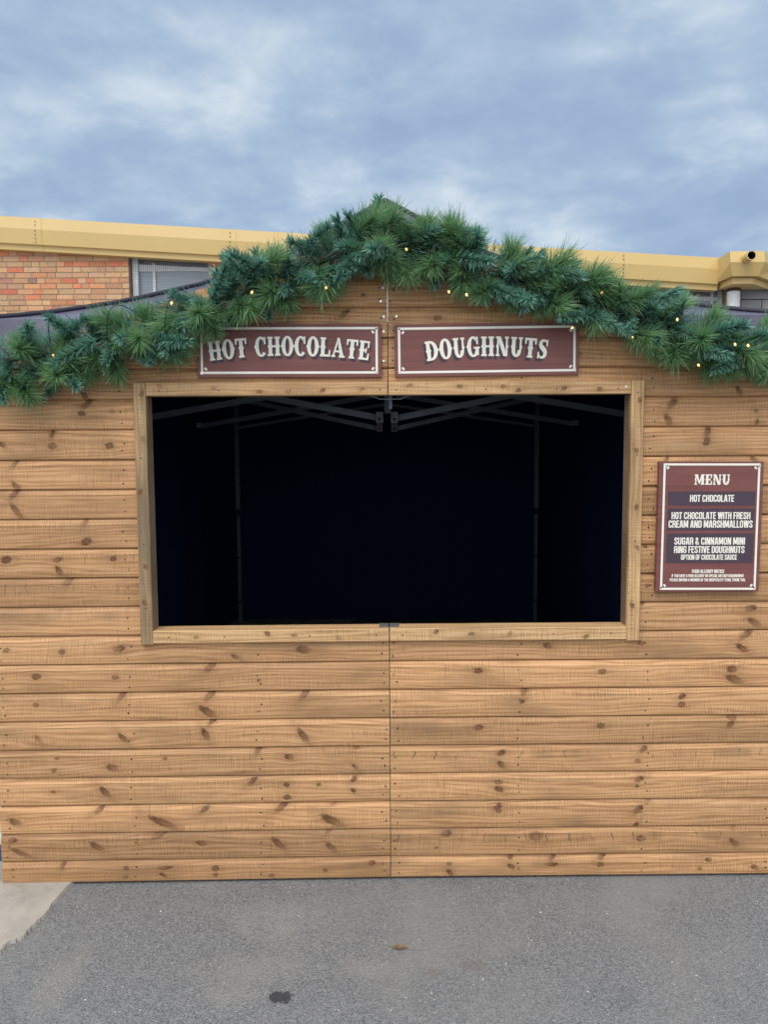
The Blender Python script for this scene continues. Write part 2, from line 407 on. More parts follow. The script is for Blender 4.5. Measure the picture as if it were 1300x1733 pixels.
def asphalt_mat():
    mt, t, b = new_mat('asphalt')
    co = t.node('ShaderNodeTexCoord').outputs['Object']; x, y, z = t.sep(co)
    vo = t.node('ShaderNodeTexVoronoi'); t.put(vo.inputs['Vector'], co); vo.inputs['Scale'].default_value = 260
    vc, _, _ = t.sep(vo.outputs['Color'])
    f1 = t.noise(co, 420, 3, .7); f2 = t.noise(co, 90, 5, .75); p1 = t.noise(co, 1.6, 6, .6, .3); p2 = t.noise(co, 5.5, 5, .65, .2)
    g = t.math('ADD', t.math('MULTIPLY', vc, .45), t.math('ADD', t.math('MULTIPLY', f1, .35), t.math('MULTIPLY', f2, .35)))
    c = t.ramp(g, [(.30, (.085, .086, .090)), (.46, (.178, .181, .185)), (.68, (.250, .252, .252)), (.86, (.37, .368, .36))])
    c = t.mix(t.map(p1, .47, .66, 0, .50), c, (.30, .293, .275))
    c = t.mix(t.map(p2, .58, .74, 0, .28), c, (.09, .092, .10))
    def spot(px, py, rx, ry, ed, sc_=9):
        p = on_ground(px, py); wb = t.math('MULTIPLY', t.math('SUBTRACT', t.noise(co, sc_, 5, .7), .5), ed)
        dx = t.math('DIVIDE', t.math('SUBTRACT', x, p.x), rx); dy = t.math('DIVIDE', t.math('SUBTRACT', y, p.y), ry)
        return t.math('ADD', t.math('SQRT', t.math('ADD', t.math('MULTIPLY', dx, dx), t.math('MULTIPLY', dy, dy))), wb)
    for (px, py, rx, ry, k) in ((470, 1555, .22, .14, .34), (620, 1640, .12, .06, .30), (420, 1640, .26, .10, .26), (95, 1660, .10, .20, .32), (385, 1690, .10, .05, .34)):
        c = t.mix(t.map(spot(px, py, rx, ry, 2.8), 1.15, .1, 0, k, True), c, (.36, .345, .31))
    c = t.mix(t.map(spot(474, 1688, .040, .030, 2.4, 45), 1.0, .82, 0, .85), c, (.034, .035, .040))
    for (px, py, rr) in ((802, 1634, .05), (735, 1645, .05)):
        c = t.mix(t.map(spot(px, py, rr, rr * .7, 2), 1, .3, 0, .4, True), c, (.20, .165, .13))
    t.put(b.inputs['Base Color'], c); b.inputs['Roughness'].default_value = .88; b.inputs['Specular IOR Level'].default_value = .3
    h = t.math('ADD', vo.outputs['Distance'], t.math('MULTIPLY', f2, .6))
    t.put(b.inputs['Normal'], t.bump(h, .7, .006))
    return mt
M['asphalt'] = asphalt_mat()
def slab_mat():
    mt, t, b = new_mat('worn_concrete')
    co = t.node('ShaderNodeTexCoord').outputs['Object']
    p = t.noise(co, 7, 6, .65, .4); f = t.noise(co, 150, 4, .7); q = t.noise(co, 26, 4, .6)
    c = t.ramp(p, [(.3, (.27, .25, .215)), (.5, (.37, .34, .295)), (.7, (.44, .405, .35))])
    c = t.mix(t.map(f, .52, .72, 0, .35), c, (.23, .22, .20)); c = t.mix(t.map(q, .60, .72, 0, .35), c, (.27, .255, .23))
    t.put(b.inputs['Base Color'], c); b.inputs['Roughness'].default_value = .9
    t.put(b.inputs['Normal'], t.bump(t.math('ADD', f, q), .35, .004))
    return mt
M['slab'] = slab_mat()

# ------------------------------------------------------------------ ground
g = MB(); g.face([(-60, -40, 0), (60, -40, 0), (60, 80, 0), (-60, 80, 0)])
o = g.build('ground', M['asphalt']); o['kind'] = 'structure'
edge = [(150, 1470), (122, 1496), (108, 1510), (90, 1530), (84, 1539), (80, 1545), (68, 1558), (62, 1564), (50, 1576), (45, 1580), (41, 1586), (36, 1589), (28, 1592), (17, 1596), (8, 1604), (3, 1611), (-8, 1619), (-40, 1632), (-90, 1690)]
P = [on_ground(*e) for e in edge]
d0 = (P[0] - P[1]).normalized()
P = [P[0] + d0 * 12, P[0] + d0 * 3] + P
Q = []
for i in range(len(P) - 1):
    n_ = 1 if i < 3 else 3
    for j in range(n_):
        q = P[i].lerp(P[i + 1], j / n_); jt = 0 if (j == 0 or i < 3) else .0035
        Q.append(q + Vector((R.uniform(-jt, jt), 0, 0)))
Q.append(P[-1]); P = Q
g = MB(); T = Vector((0, 0, .012))
for i in range(len(P) - 1):
    a, b_ = P[i], P[i + 1]
    fa, fb = Vector((-14, a.y, 0)), Vector((-14, b_.y, 0))
    if i == 0: fa = Vector((-14, 14, 0))
    g.face([a + T, fa + T, fb + T, b_ + T])
    ab = (b_ - a).normalized(); out = Vector((-ab.y, ab.x, 0)) * .006
    g.face([b_ + T, b_ + out, a + out, a + T])
o = g.build('concrete_slab', M['slab'], merge=True); o['kind'] = 'structure'
# loose pale grit on the asphalt
g = MB()
for i in range(170):
    px, py = R.uniform(20, 1300), R.uniform(1490, 1733); p = on_ground(px, py)
    r_ = R.choice((.0015, .002, .002, .003)) * R.uniform(.7, 1.3); a0 = R.uniform(0, 6.28)
    B = [p + Vector((math.cos(a0 + j * 1.571) * r_ * R.uniform(.7, 1.4), math.sin(a0 + j * 1.571) * r_ * R.uniform(.7, 1.4), .0005)) for j in range(4)]
    tp = p + Vector((0, 0, r_ * R.uniform(.7, 1.2)))
    for j in range(4): g.face([B[j], B[(j + 1) % 4], tp])
o = g.build('grit', M['grit']); o['kind'] = 'stuff'; o['label'] = 'pale grit scattered over the asphalt in front of the stall'; o['category'] = 'grit'
# dead leaf
lp = on_ground(677, 1607); lf = MB(); n_ = 9
up_, dn_ = [], []
for i in range(n_ + 1):
    s = i / n_; x = (s - .5) * .052; wd = .009 * math.sin(math.pi * min(1, s * 1.05)) + .0004; zz = .004 + .006 * math.sin(s * 7) ** 2
    up_.append(lp + Vector((x, wd, zz + .004))); dn_.append(lp + Vector((x, -wd, zz + .003)))
    if i: 
        c0 = (up_[i - 1] + dn_[i - 1]) / 2 - Vector((0, 0, .0035)); c1 = (up_[i] + dn_[i]) / 2 - Vector((0, 0, .0035))
        lf.face([dn_[i - 1], dn_[i], c1, c0]); lf.face([c0, c1, up_[i], up_[i - 1]])
lf.tube([lp + Vector((.024, 0, .005)), lp + Vector((.034, -.003, .002))], .0008, 5)
o = lf.build('dead_leaf', M['leaf'], origin=lp, merge=True)
o['label'] = 'small curled brown dead leaf on the grey asphalt'; o['category'] = 'leaf'

# ------------------------------------------------------------------ timber stall front
BP, Z1 = 0.1104, 0.09592
sp = lambda px, py, d=.02, side=None: on_panel(px, py, d, side)
g1, g2 = sp(80, 581), sp(340, 489)
GS = (g2[2] - g1[2]) / (g1[1] - g2[1]); APEX = g2[2] + GS * g2[1]
gable = lambda s: APEX - GS * s
HALF = 1.5
EAVE = gable(HALF)
stall = thing('market_stall', 'pine boarded stall front with gable and wide dark serving hatch', 'stall', (0, 0, 0))
JO = {-1: (.925, .885), 1: (.943, .902)}      # jamb outer / inner s (rough), refined below
def jamb(px_top, px_bot):
    a, b_ = sp(*px_top, .042), sp(*px_bot, .042); return (a[1] + b_[1]) / 2
JO = {-1: (jamb((222, 652), (240, 1088)), jamb((243.5, 652), (260, 1088))), 1: (jamb((1092, 650), (1082.5, 1080)), jamb((1070.5, 650), (1061.5, 1080)))}
ZLT, ZLB = sp(450, 647, .042)[2], sp(450, 669.5, .042)[2]
ZST, ZSB = sp(450, 1066, .042)[2], sp(450, 1087.5, .042)[2]
ZJT, ZJB = ZLT + .001, sp(250, 1092, .042)[2]

KN = {}
def knot(px, py, ang=0, size=.009, el=1.25, st=1.0):
    side, s, z = on_panel(px, py)
    kb = 0 if z < Z1 else int((z - Z1) / BP) + 1
    KN.setdefault((side, kb), []).append((s, z, rad(ang) + math.pi, size * R.uniform(.9, 1.35), el * (1.2 if ang else 1.05), st * (R.uniform(.75, 1) if ang else R.uniform(.45, .95))))
Lz = lambda l, ox, oy, sc: [knot(ox + a[0] / sc, oy + a[1] / sc, *(a[2:])) for a in l]
S_, B_ = .007, .0115
Lz([(700,155,42,.011,2.2),(785,122,-30,.008,2),(405,250,52,.009,2.2),(700,248,48,.010,2.2),(692,305,-32,.011,2.2),(705,338,40,.009,2.2),(685,380,-60,.010,2.0),
    (1015,245,52,.010,2.2),(410,392,-48,.009,2.4),(128,398,-52,.008,2.2,.7),(1012,385,-55,.010,2.4),(860,432,50,.009,1.8),(190,460,0,S_),(180,500,0,S_),(375,490,-15,.013,1.5),(550,460,0,S_),
    (965,455,-10,.010,1.5),(1190,422,30,S_,1.8),(1185,487,-40,S_,1.8),(840,538,40,.009,2),(178,572,0,S_,1.6),(350,573,-45,.010,2),(957,590,0,.009,1.4),(955,548,0,S_),(1062,548,0,S_),
    (1180,530,40,S_),(1178,567,-30,S_),(330,632,35,.010,2.4),(50,674,-25,.012,1.7),(680,632,35,.008,1.8),(938,622,38,.011,2.6),(545,675,-24,.012,3.6),(535,712,30,.011,3.0),
    (1118,608,30,.008,3,.7),(1108,668,-28,.012,2.6),(1098,700,45,.010,2.4),(40,735,10,.010,1.6),(72,777,-25,.009,4.2),(322,755,-32,.010,2.6),(672,743,-12,.008,2),(930,745,-42,.010,2.6),
    (1105,757,-42,.010,2.2),(208,820,60,.008,1.5),(420,826,0,.009),(420,855,0,.008),(545,825,4,.007,4),(545,849,-25,.007,2.4),(718,826,0,.009),(718,848,0,.007),(905,850,0,S_),(1240,808,10,.009,1.4),
    (395,95,10,.010,1.6),(205,105,0,.010,1.2),(1012,97,-5,.012,1.6),(120,188,0,.010,1.4),(385,190,0,.009,1.5),(862,200,0,.005),(118,282,0,.009,1.3,.7),(1085,833,0,S_),(20,100,0,.008,1.3,.8)], 0, 1050, 1.97)
Lz([(320,170,0,.010,1.4),(740,173,0,.010,1.4),(1180,165,0,.010,1.6),(1188,200,-22,.012,2.2),(478,235,62,.010,2.0),(468,274,30,S_,1.3),(1010,257,30,.008),(1008,284,0,.009),
    (320,362,15,.010,1.4),(735,356,0,.009,1.4),(1180,327,0,.011,1.3),(1174,352,40,.009,1.3),(398,448,20,.010,1.3),(398,488,-40,.010,1.6),(880,435,40,.010,1.4),(860,475,0,S_),
    (388,547,0,.009,1.4),(390,571,-20,.010,1.4),(864,538,30,.009,1.5),(857,559,0,.005),(385,632,40,.009,1.4),(388,645,0,.008,1.3),(862,640,40,.010,1.6),(895,612,45,.008,2,.5),
    (850,697,52,.009,2),(210,722,10,.012,1.6),(515,731,0,.015,1.5),(872,738,0,.011,1.6),(1187,752,-42,.010,2.0),(1187,698,52,.007,2,.6),(430,800,40,.008,1.2),(432,832,-30,.008,1.4),
    (570,803,42,.009,1.8),(566,825,2,.008,2.6),(738,800,30,.007,1.6),(733,826,0,.008,1.3),(220,825,0,.007,1.3),(225,855,-42,.009,1.7),(1100,810,0,.007,1.6),(1258,836,-25,.009,1.6),
    (556,86,-10,.010,1.6),(872,77,-20,.010,1.5),(1230,55,36,.011,2.6),(1215,95,-32,.011,2.2),(1070,840,0,.005),(178,768,0,.006)], 650, 1050, 2.0)
Lz([(692,150,-52,.009,2.2),(702,210,44,.009,2.4),(665,290,0,.009,1.4),(420,455,78,.009,1.6),(425,552,0,.010,1.3),(890,550,0,.010,1.3),(12,545,-30,.009,1.5),(112,700,52,.008,2.2,.8),(92,800,0,.009,1.4),
    (130,885,-50,.008,2.2,.8),(112,942,50,.009,2.4),(95,998,0,.008),(130,1085,-55,.009,3),(690,1172,70,.008,1.8,.8),(702,1330,20,.013,1.2),(50,1482,10,.011,1.2),(465,1480,10,.009,1.4),
    (480,1572,-60,.010,1.8),(920,1472,0,.009,1.4),(552,1655,50,.010,2,.8),(910,270,0,.008,1.2,.5)], 0, 640, 4.815)
Lz([(400,195,50,.010,2.0),(376,300,-65,.010,1.8),(945,185,70,.009,1.8),(925,240,0,.006),(930,312,80,.007,1.6),(622,375,72,.009,1.6),(615,432,60,.010,1.2),(365,545,42,.008,1.6),(915,545,-40,.008,1.5),
    (235,1090,-20,.006),(892,1475,10,.011,1.5),(915,1562,-30,.011,2.2),(862,1640,35,.010,2.6),(215,1440,40,.009,1.6),(818,118,-60,.009,2)], 1030, 630, 3.689)
Lz([(528,668,40,.011,2.2),(985,688,0,.009,1.4),(620,575,0,.006),(1230,600,0,.008)], 400, 300, 2.889)
for side in (-1, 1):
    for kb in range(0, 28):
        zb = 0.0 if kb == 0 else Z1 + (kb - 1) * BP
        ks = KN.setdefault((side, kb), [])
        for q in range(R.randint(0, 2) if kb > 8 else 0):
            s = R.uniform(.1, 1.45)
            if all(abs(s - a[0]) > .16 for a in ks):
                ks.append((s, zb + R.uniform(.02, .08), rad(R.choice((0, 0, 40, -40))) + math.pi, R.uniform(.006, .009), R.uniform(1.2, 2), R.uniform(.35, .8)))
TICKS = {(1, 1): .95, (1, 4): 1.0, (-1, 10): .6, (-1, 11): .5}

def clad(side):
    mb = MB(); so = JO[side][1] + .022; zo0, zo1 = ZSB + .02, ZLT - .02
    nb = int((APEX - Z1) / BP) + 2
    for kb in range(nb):
        zl = .009 if kb == 0 else Z1 + (kb - 1) * BP; zh = Z1 + kb * BP
        jd = R.uniform(-.0012, .0012)
        prof = [(zl + .0012, .0055), (zl + .0012, .0160 + jd), (zl + .0045, .0185 + jd), (zl + .016, .0203 + jd), (zl + .055, .0206 + jd), (zh - .0240, .0198 + jd), (zh - .0228, .0212 + jd), (zh - .0195, .0192 + jd), (zh - .0040, .0112 + jd), (zh - .0012, .0060 + jd), (zh + .003, .0058 + jd)]
        # clusters of knots
        ks = sorted(KN.get((side, kb), []), key=lambda a: a[0]); cl_ = []
        for k in ks:
            if cl_ and k[0] - cl_[-1][0][0] < .06 and len(cl_[-1]) < 2: cl_[-1].append(k)
            elif cl_ and k[0] - cl_[-1][0][0] < .03: pass
            else: cl_.append([k])
        cuts = [.0016]
        for a, b_ in zip(cl_[:-1], cl_[1:]): cuts.append((max(q[0] for q in a) + min(q[0] for q in b_)) / 2)
        cuts.append(9.0)
        if not cl_: cl_ = [[]]
        ub = R.uniform(0, 50) if side > 0 else R.uniform(60, 110); rb = R.random(); tone = R.gauss(.5, .22); wb = R.uniform(0, 30)
        tone = min(1, max(0, tone)); wacc = 0
        for (za, da), (zb, db) in zip(prof[:-1], prof[1:]):
            L = math.hypot(zb - za, db - da); w0, w1 = wacc, wacc + L; wacc = w1
            zz = [za, zb]
            for zc_ in (zo0, zo1):
                if za < zc_ < zb: zz.insert(-1, zc_)
            for i in range(len(zz) - 1):
                z0, z1_ = zz[i], zz[i + 1]; f0 = (z0 - za) / (zb - za) if zb > za else 0; f1 = (z1_ - za) / (zb - za) if zb > za else 1
                dd0, dd1 = da + (db - da) * f0, da + (db - da) * f1; ww0, ww1 = w0 + L * f0, w0 + L * f1
                zm = (z0 + z1_) / 2; inop = zo0 < zm < zo1
                e0 = min(HALF, (APEX - z0) / GS); e1 = min(HALF, (APEX - z1_) / GS)
                smin = so if inop else .0016
                if e0 <= smin: continue
                e1 = max(e1, smin)
                for ci, c in enumerate(cl_):
                    a0, a1 = max(cuts[ci], smin), cuts[ci + 1]
                    A0, A1, B0, B1 = a0, min(a1, e0), min(a0, e1), min(a1, e1)
                    if A1 - A0 < 1e-5: continue
                    pts = [(A0, z0, dd0, ww0), (A1, z0, dd0, ww0), (B1, z1_, dd1, ww1), (B0, z1_, dd1, ww1)]
                    if side < 0: pts = pts[::-1]
                    kk = []
                    for q in range(2):
                        if q < len(c):
                            k = c[q]
                            kk.append(([(side * (p[0] - k[0]), p[1] - k[1]) for p in pts], (k[2], k[3], k[4], k[5])))
                        else: kk.append(None)
                    fr = (zm - zl) / BP
                    kk.append(None)
                    P3 = [PL(side, p[0], p[2], p[1]) for p in pts]
                    bcol = (rb, tone, TICKS.get((side, kb), 0.0), min(1, max(0, fr)))
                    # per-corner height in the board goes to alpha through the mean of the strip
                    kk[2] = bcol
                    mb.face(P3, 0, [(side * p[0] + ub, p[3] + wb) for p in pts], kk)
        # nails, two a board on each stud
        for s0 in (.022, .50, .985, 1.468):
            for hz in (.026, .066):
                s, z = s0 + R.uniform(-.012, .012), zl + hz + R.uniform(-.008, .008)
                if z > gable(s) - .05 or (zo0 - .03 < z < zo1 + .03 and s < so + .03): continue
                if kb == 0 and hz > .06: z -= .01
                mb.disc(PL(side, s, .0209 + jd, z), NRM[side], R.uniform(.0028, .0040), 1)
    # cut ends along the gable and the outer edge
    mb2 = mb
    return mb2
for side in (-1, 1):
    clad(side).build('cladding_panel', [M['pine'], M['nail']], stall)
    # end closure + rafter behind the sloping edge, stud behind the outer edge
    mb = MB()
    a, b_ = PL(side, HALF, -.045, EAVE - .062), PL(side, .004, -.045, gable(.004) - .062)
    mb.box(a, b_ - a, NRM[side] * .052, (0, 0, .062))
    mb.build('gable_rafter', M['frame'], stall)
    mb = MB(); mb.box(PL(side, HALF - .05, -.045, 0.003), DIR[side] * .05, NRM[side] * .052, (0, 0, EAVE - .08)); mb.build('edge_post', M['frame'], stall)
    # frame boards with long-grain uv
    def board(s0, s1, z0, z1, d0, d1, name, mat, vert=False, kn=(), side=side, tone=.6):
        mb = MB(); bv = .0025; rb = R.random(); ub, wb = R.uniform(0, 90), R.uniform(0, 30)
        P_ = lambda s, d, z: PL(side, s, d, z)
        # front split at knots
        ln0, ln1 = (z0, z1) if vert else (s0, s1)
        ks = sorted(kn, key=lambda k: k[0]); cuts = [ln0 + bv] + [(p[0] + q[0]) / 2 for p, q in zip(ks[:-1], ks[1:])] + [ln1 - bv]
        for i in range(len(cuts) - 1):
            k = ks[i] if i < len(ks) else None
            c0, c1 = cuts[i], cuts[i + 1]
            q = [(s0 + bv, c0), (s1 - bv, c0), (s1 - bv, c1), (s0 + bv, c1)] if vert else [(c0, z0 + bv), (c1, z0 + bv), (c1, z1 - bv), (c0, z1 - bv)]
            if side < 0: q = q[::-1]
            uv = [((z + ub, s + wb) if vert else (side * s + ub, z + wb)) for s, z in q]
            kk = [None, None, (rb, tone, 0, 0)]
            if k:
                kk[0] = ([((z - k[0], s - k[1]) if vert else (side * (s - k[0]), z - k[1])) for s, z in q], (rad(k[2]) + math.pi, k[3], k[4], R.uniform(.3, .8)))
            mb.face([P_(s, d1, z) for s, z in q], 0, uv, kk)
        E_ = [((s0, z0), (s1, z0), (s1 - bv, z0 + bv), (s0 + bv, z0 + bv)), ((s1, z0), (s1, z1), (s1 - bv, z1 - bv), (s1 - bv, z0 + bv)),
              ((s1, z1), (s0, z1), (s0 + bv, z1 - bv), (s1 - bv, z1 - bv)), ((s0, z1), (s0, z0), (s0 + bv, z0 + bv), (s0 + bv, z1 - bv))]
        kk = [None, None, (rb, tone, 0, 0)]
        for a, b2, c, d in E_:
            for pts in ([P_(a[0], d1 - bv, a[1]), P_(b2[0], d1 - bv, b2[1]), P_(c[0], d1, c[1]), P_(d[0], d1, d[1])],
                        [P_(a[0], d0, a[1]), P_(b2[0], d0, b2[1]), P_(b2[0], d1 - bv, b2[1]), P_(a[0], d1 - bv, a[1])]):
                if side < 0: pts = pts[::-1]
                mb.face(pts, 0, [((p.z + ub, p.x + wb) if vert else (p.x + ub, p.z + p.y + wb)) for p in pts], kk)
        q = [(s0, z0), (s0, z1), (s1, z1), (s1, z0)]
        if side < 0: q = q[::-1]
        mb.face([P_(s, d0, z) for s, z in q], 0, [(s + ub, z + wb) for s, z in q], kk)
        return mb
    jo, ji = JO[side]
    # nail heads on the frame boards
    def nails(mb, pts, d):
        for s, z in pts: mb.disc(PL(side, s, d + .0006, z), NRM[side], .0028, 1)
        return mb
    mb = board(ji, jo, ZJB, ZJT, .0205, .042, 'jamb', None, True, [(R.uniform(ZJB + .1 + q * .19, ZJB + .2 + q * .19), (ji + jo) / 2 + R.uniform(-.012, .012), R.choice((0, 40, -40)), .008, 1.5) for q in range(5)], tone=.45 if side < 0 else .62)
    nails(mb, [((ji + jo) / 2, ZJB + q) for q in (.14, .38, .70, .93)], .042)
    mb.build('jamb', [M['weathered'] if side < 0 else M['frame'], M['nail']], stall)
    mb = board(.0018, ji - .001, ZLB, ZLT, .0205, .0415, 'lintel', None, False, [(R.uniform(.05 + q * .14, .15 + q * .14), (ZLB + ZLT) / 2 + R.uniform(-.013, .013), R.choice((0, 20, -20)), .0075, 1.6) for q in range(6)])
    nails(mb, [(s, (ZLB + ZLT) / 2 - .005) for s in (.03, .36, .62, ji - .05)], .0415)
    mb.build('lintel', [M['frame'], M['nail']], stall)
    mb = board(.0018, ji - .001, ZSB, ZST, .0205, .0425, 'sill', None, False, [(R.uniform(.05 + q * .2, .2 + q * .2), (ZSB + ZST) / 2 + R.uniform(-.013, .013), R.choice((0, 40, -40)), .0075, 1.6) for q in range(4)], tone=.75)
    nails(mb, [(s, (ZSB + ZST) / 2) for s in (.05, .3, .62, ji - .06)], .0425)
    mb.build('sill', [M['frame'], M['nail']], stall)
    # flat top of the sill behind the front board, reveals at the sides and head
    mb = board(.0018, ji + .02, ZST - .022, ZST - .0015, -.045, .0203, 'x', None, False, (), tone=.9)
    mb.build('sill_shelf', M['frame'], stall)
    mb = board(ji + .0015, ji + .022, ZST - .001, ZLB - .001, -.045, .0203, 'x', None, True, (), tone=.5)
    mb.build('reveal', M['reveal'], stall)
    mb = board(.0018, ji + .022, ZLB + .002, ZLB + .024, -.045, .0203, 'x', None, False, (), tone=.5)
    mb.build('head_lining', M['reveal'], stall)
    # galvanised cleat let into the shelf at the seam
    mb = MB(); mb.box(PL(side, .0018, -.043, ZST - .0014), DIR[side] * .036, NRM[side] * .060, (0, 0, .0035)); mb.build('cleat', M['plate'], stall, bevel=.0008)
for (px, py) in ((648, 487.5), (644.5, 510), (649.5, 536), (649.5, 561), (649.5, 611), (665, 484), (671, 535.5), (663, 461), (1057, 655)):
    sd_, s, z = sp(px, py); mb = MB(); mb.disc(PL(sd_, s, .021 if px < 1000 else .0418, z), NRM[sd_], .0042, 0, 10, .0018); mb.build('screw', M['screw'], stall)
mb = MB(); zt, zb_ = sp(655.5, 400)[2], sp(656, 545)[2]
mb.box((-.0011, -.019, zb_), (.0022, 0, 0), (0, .004, 0), (0, 0, zt - zb_)); mb.build('light_gap_strip', M['steel'], stall)  # bright strip added to stand for light showing through the upper seam gap

# ------------------------------------------------------------------ lettering
class Glyph:
    def __init__(s): s.polys = []
    def q(s, *p): s.polys.append([list(p)]); return s
    def box(s, x0, x1, y0, y1): return s.q((x0, y0), (x1, y0), (x1, y1), (x0, y1))
    def strip(s, a, b): s.polys.append([[a[i], b[i], b[i + 1], a[i + 1]] for i in range(len(a) - 1)]); return s
    def spur(s, x, sg): return s.q((x, .40), (x + sg * .075, .5), (x, .60)) if sg > 0 else s.q((x, .60), (x + sg * .075, .5), (x, .40))
    def ser(s, x0, x1, y): return s.box(x0 - .075, x1 + .075, *((0, .10) if y == 0 else (.90, 1)))
    def stem(s, x0, x1, sp=True):
        s.box(x0, x1, .05, .95).ser(x0, x1, 0).ser(x0, x1, 1)
        if sp: s.spur(x0, -1).spur(x1, 1)
        return s
    def ring(s, cx, cy, rx, ry, ix, iy, a0, a1, n=22):
        A, B = [], []
        for i in range(n + 1):
            t = rad(a0 + (a1 - a0) * i / n)
            A.append((cx + rx * math.cos(t), cy + ry * math.sin(t))); B.append((cx + ix * math.cos(t), cy + iy * math.sin(t)))
        return s.strip(B, A)
def glyphs():
    G = {}
    def mk(ch, wd): g_ = Glyph(); G[ch] = (g_, wd); return g_
    mk('H', .96).stem(.10, .33).stem(.63, .86).box(.30, .66, .45, .55)
    mk('O', .88).ring(.44, .5, .42, .53, .17, .42, 0, 360, 32).spur(.03, -1).spur(.85, 1)
    g_ = mk('T', .86); g_.box(.31, .55, .05, .95).ser(.31, .55, 0).box(.02, .84, .885, 1).box(.02, .115, .70, .9).box(.745, .84, .70, .9).spur(.31, -1).spur(.55, 1)
    mk('C', .84).ring(.45, .5, .43, .53, .18, .42, 48, 318, 26).box(.70, .79, .62, 1.0).q((.60, .80), (.79, .66), (.79, .80)).spur(.03, -1)
    mk('L', .80).stem(.10, .34, True).box(.30, .76, .004, .115).q((.66, .1), (.76, .1), (.76, .36), (.70, .36))
    mk('A', .98).q((.08, .05), (.18, .05), (.50, 1.0), (.40, 1.0)).q((.36, 1.02), (.53, 1.02), (.90, .05), (.64, .05)).box(.24, .72, .26, .36).box(.0, .27, 0, .10).box(.56, .98, 0, .10)
    mk('E', .80).stem(.10, .34).box(.3, .74, .89, .998).q((.64, .66), (.74, .66), (.74, .9), (.66, .9)).box(.3, .52, .45, .55).box(.50, .575, .37, .63).box(.3, .76, .002, .11).q((.66, .1), (.76, .1), (.76, .36), (.68, .36))
    mk('D', .92).stem(.10, .33).ring(.36, .5, .52, .5, .27, .39, -90, 90, 18).box(.30, .37, .89, .998).box(.30, .37, .002, .11).spur(.87, 1)
    g_ = mk('U', .94); g_.box(.12, .35, .34, .95).ser(.12, .35, 1).box(.68, .79, .34, .95).ser(.68, .79, 1).ring(.455, .35, .335, .37, .105, .24, 180, 360, 16).spur(.12, -1).spur(.79, 1)
    mk('G', .92).ring(.45, .5, .43, .53, .18, .42, 48, 330, 26).box(.70, .79, .62, 1.0).q((.60, .80), (.79, .66), (.79, .80)).box(.62, .83, .06, .42).box(.50, .92, .40, .49).spur(.03, -1)
    g_ = mk('N', .98); g_.box(.12, .22, .05, .95).ser(.12, .22, 0).box(.76, .86, .05, .95).ser(.76, .86, 1).q((.12, .98), (.60, .0), (.86, .0), (.36, .98)).box(.03, .36, .90, 1).spur(.12, -1).spur(.86, 1)
    g_ = mk('M', 1.16); g_.box(.10, .20, .05, .95).ser(.10, .20, 0).box(.82, 1.05, .05, .95).ser(.82, 1.05, 0).q((.12, .98), (.50, .12), (.62, .12), (.36, .98)).q((.50, .12), (.62, .12), (.92, .98), (.80, .98)).box(.02, .36, .90, 1).box(.80, 1.12, .90, 1).spur(.10, -1).spur(1.05, 1)
    g_ = mk('S', .78)
    cl_ = [(.66, .80), (.60, .90), (.46, .955), (.30, .93), (.20, .83), (.185, .72), (.25, .62), (.39, .53), (.52, .44), (.585, .33), (.57, .20), (.48, .10), (.34, .06), (.20, .10), (.10, .22)]
    wd = [.06, .08, .10, .13, .19, .22, .24, .25, .25, .24, .21, .15, .11, .09, .07]; A, B = [], []
    for i, (x, y) in enumerate(cl_):
        x0, y0 = cl_[max(0, i - 1)]; x1, y1 = cl_[min(len(cl_) - 1, i + 1)]; dx, dy = x1 - x0, y1 - y0; l = math.hypot(dx, dy); nx, ny = -dy / l, dx / l
        A.append((x + nx * wd[i] / 2, y + ny * wd[i] / 2)); B.append((x - nx * wd[i] / 2, y - ny * wd[i] / 2))
    g_.strip(A, B).box(.63, .70, .66, 1.0).box(.055, .125, .0, .34)
    return G
GL = glyphs()
class Face:
    """a flat printed face: origin, unit axes (right, up, out)"""
    def __init__(s, o, x, y, n): s.o, s.x, s.y, s.n = o, x, y, n
    def p(s, a, b, c=0.0): return s.o + s.x * a + s.y * b + s.n * c
def prism(mb, F_, poly, h0, h1):
    area = sum(poly[i][0] * poly[(i + 1) % len(poly)][1] - poly[(i + 1) % len(poly)][0] * poly[i][1] for i in range(len(poly)))
    if area < 0: poly = poly[::-1]
    T_ = [F_.p(a, b_, h1) for a, b_ in poly]; B2 = [F_.p(a, b_, h0) for a, b_ in poly]
    mb.face(T_)
    for i in range(len(poly)):
        j = (i + 1) % len(poly); mb.face([B2[i], B2[j], T_[j], T_[i]])
def slab_word(F_, text, cx, base, H_, width, Rarc, h, off=(0, 0), grow=0.0, sgap=.5):
    tot = sum((sgap if c == ' ' else GL[c][1] + .075) for c in text); kx = width / (tot * H_); mb = MB(); x = -tot / 2
    for c in text:
        if c == ' ': x += sgap; continue
        g_, wd = GL[c]; mid = (x + wd / 2) * H_ * kx
        ang = mid / Rarc if Rarc else 0; ca, sa = math.cos(-ang), math.sin(-ang)
        by = (Rarc * (math.cos(ang) - 1)) if Rarc else 0
        bx = Rarc * math.sin(ang) if Rarc else mid
        for k, grp in [(k + 40 * z_, (z_, grp)) for z_ in (0, 1) for k, grp in enumerate(g_.polys)]:
            sh_ = (-.014, .014)[grp[0]]
            for poly in grp[1]:
                pts = []
                for (gx_, gy_) in poly:
                    lx, ly = (gx_ + sh_ - wd / 2) * H_ * kx, gy_ * H_
                    pts.append((cx + off[0] + bx + lx * ca - ly * sa, base + off[1] + by + lx * sa + ly * ca))
                prism(mb, F_, pts, 0.0, h + k * .00001)
        x += wd + .075
    return mb
BT = .148
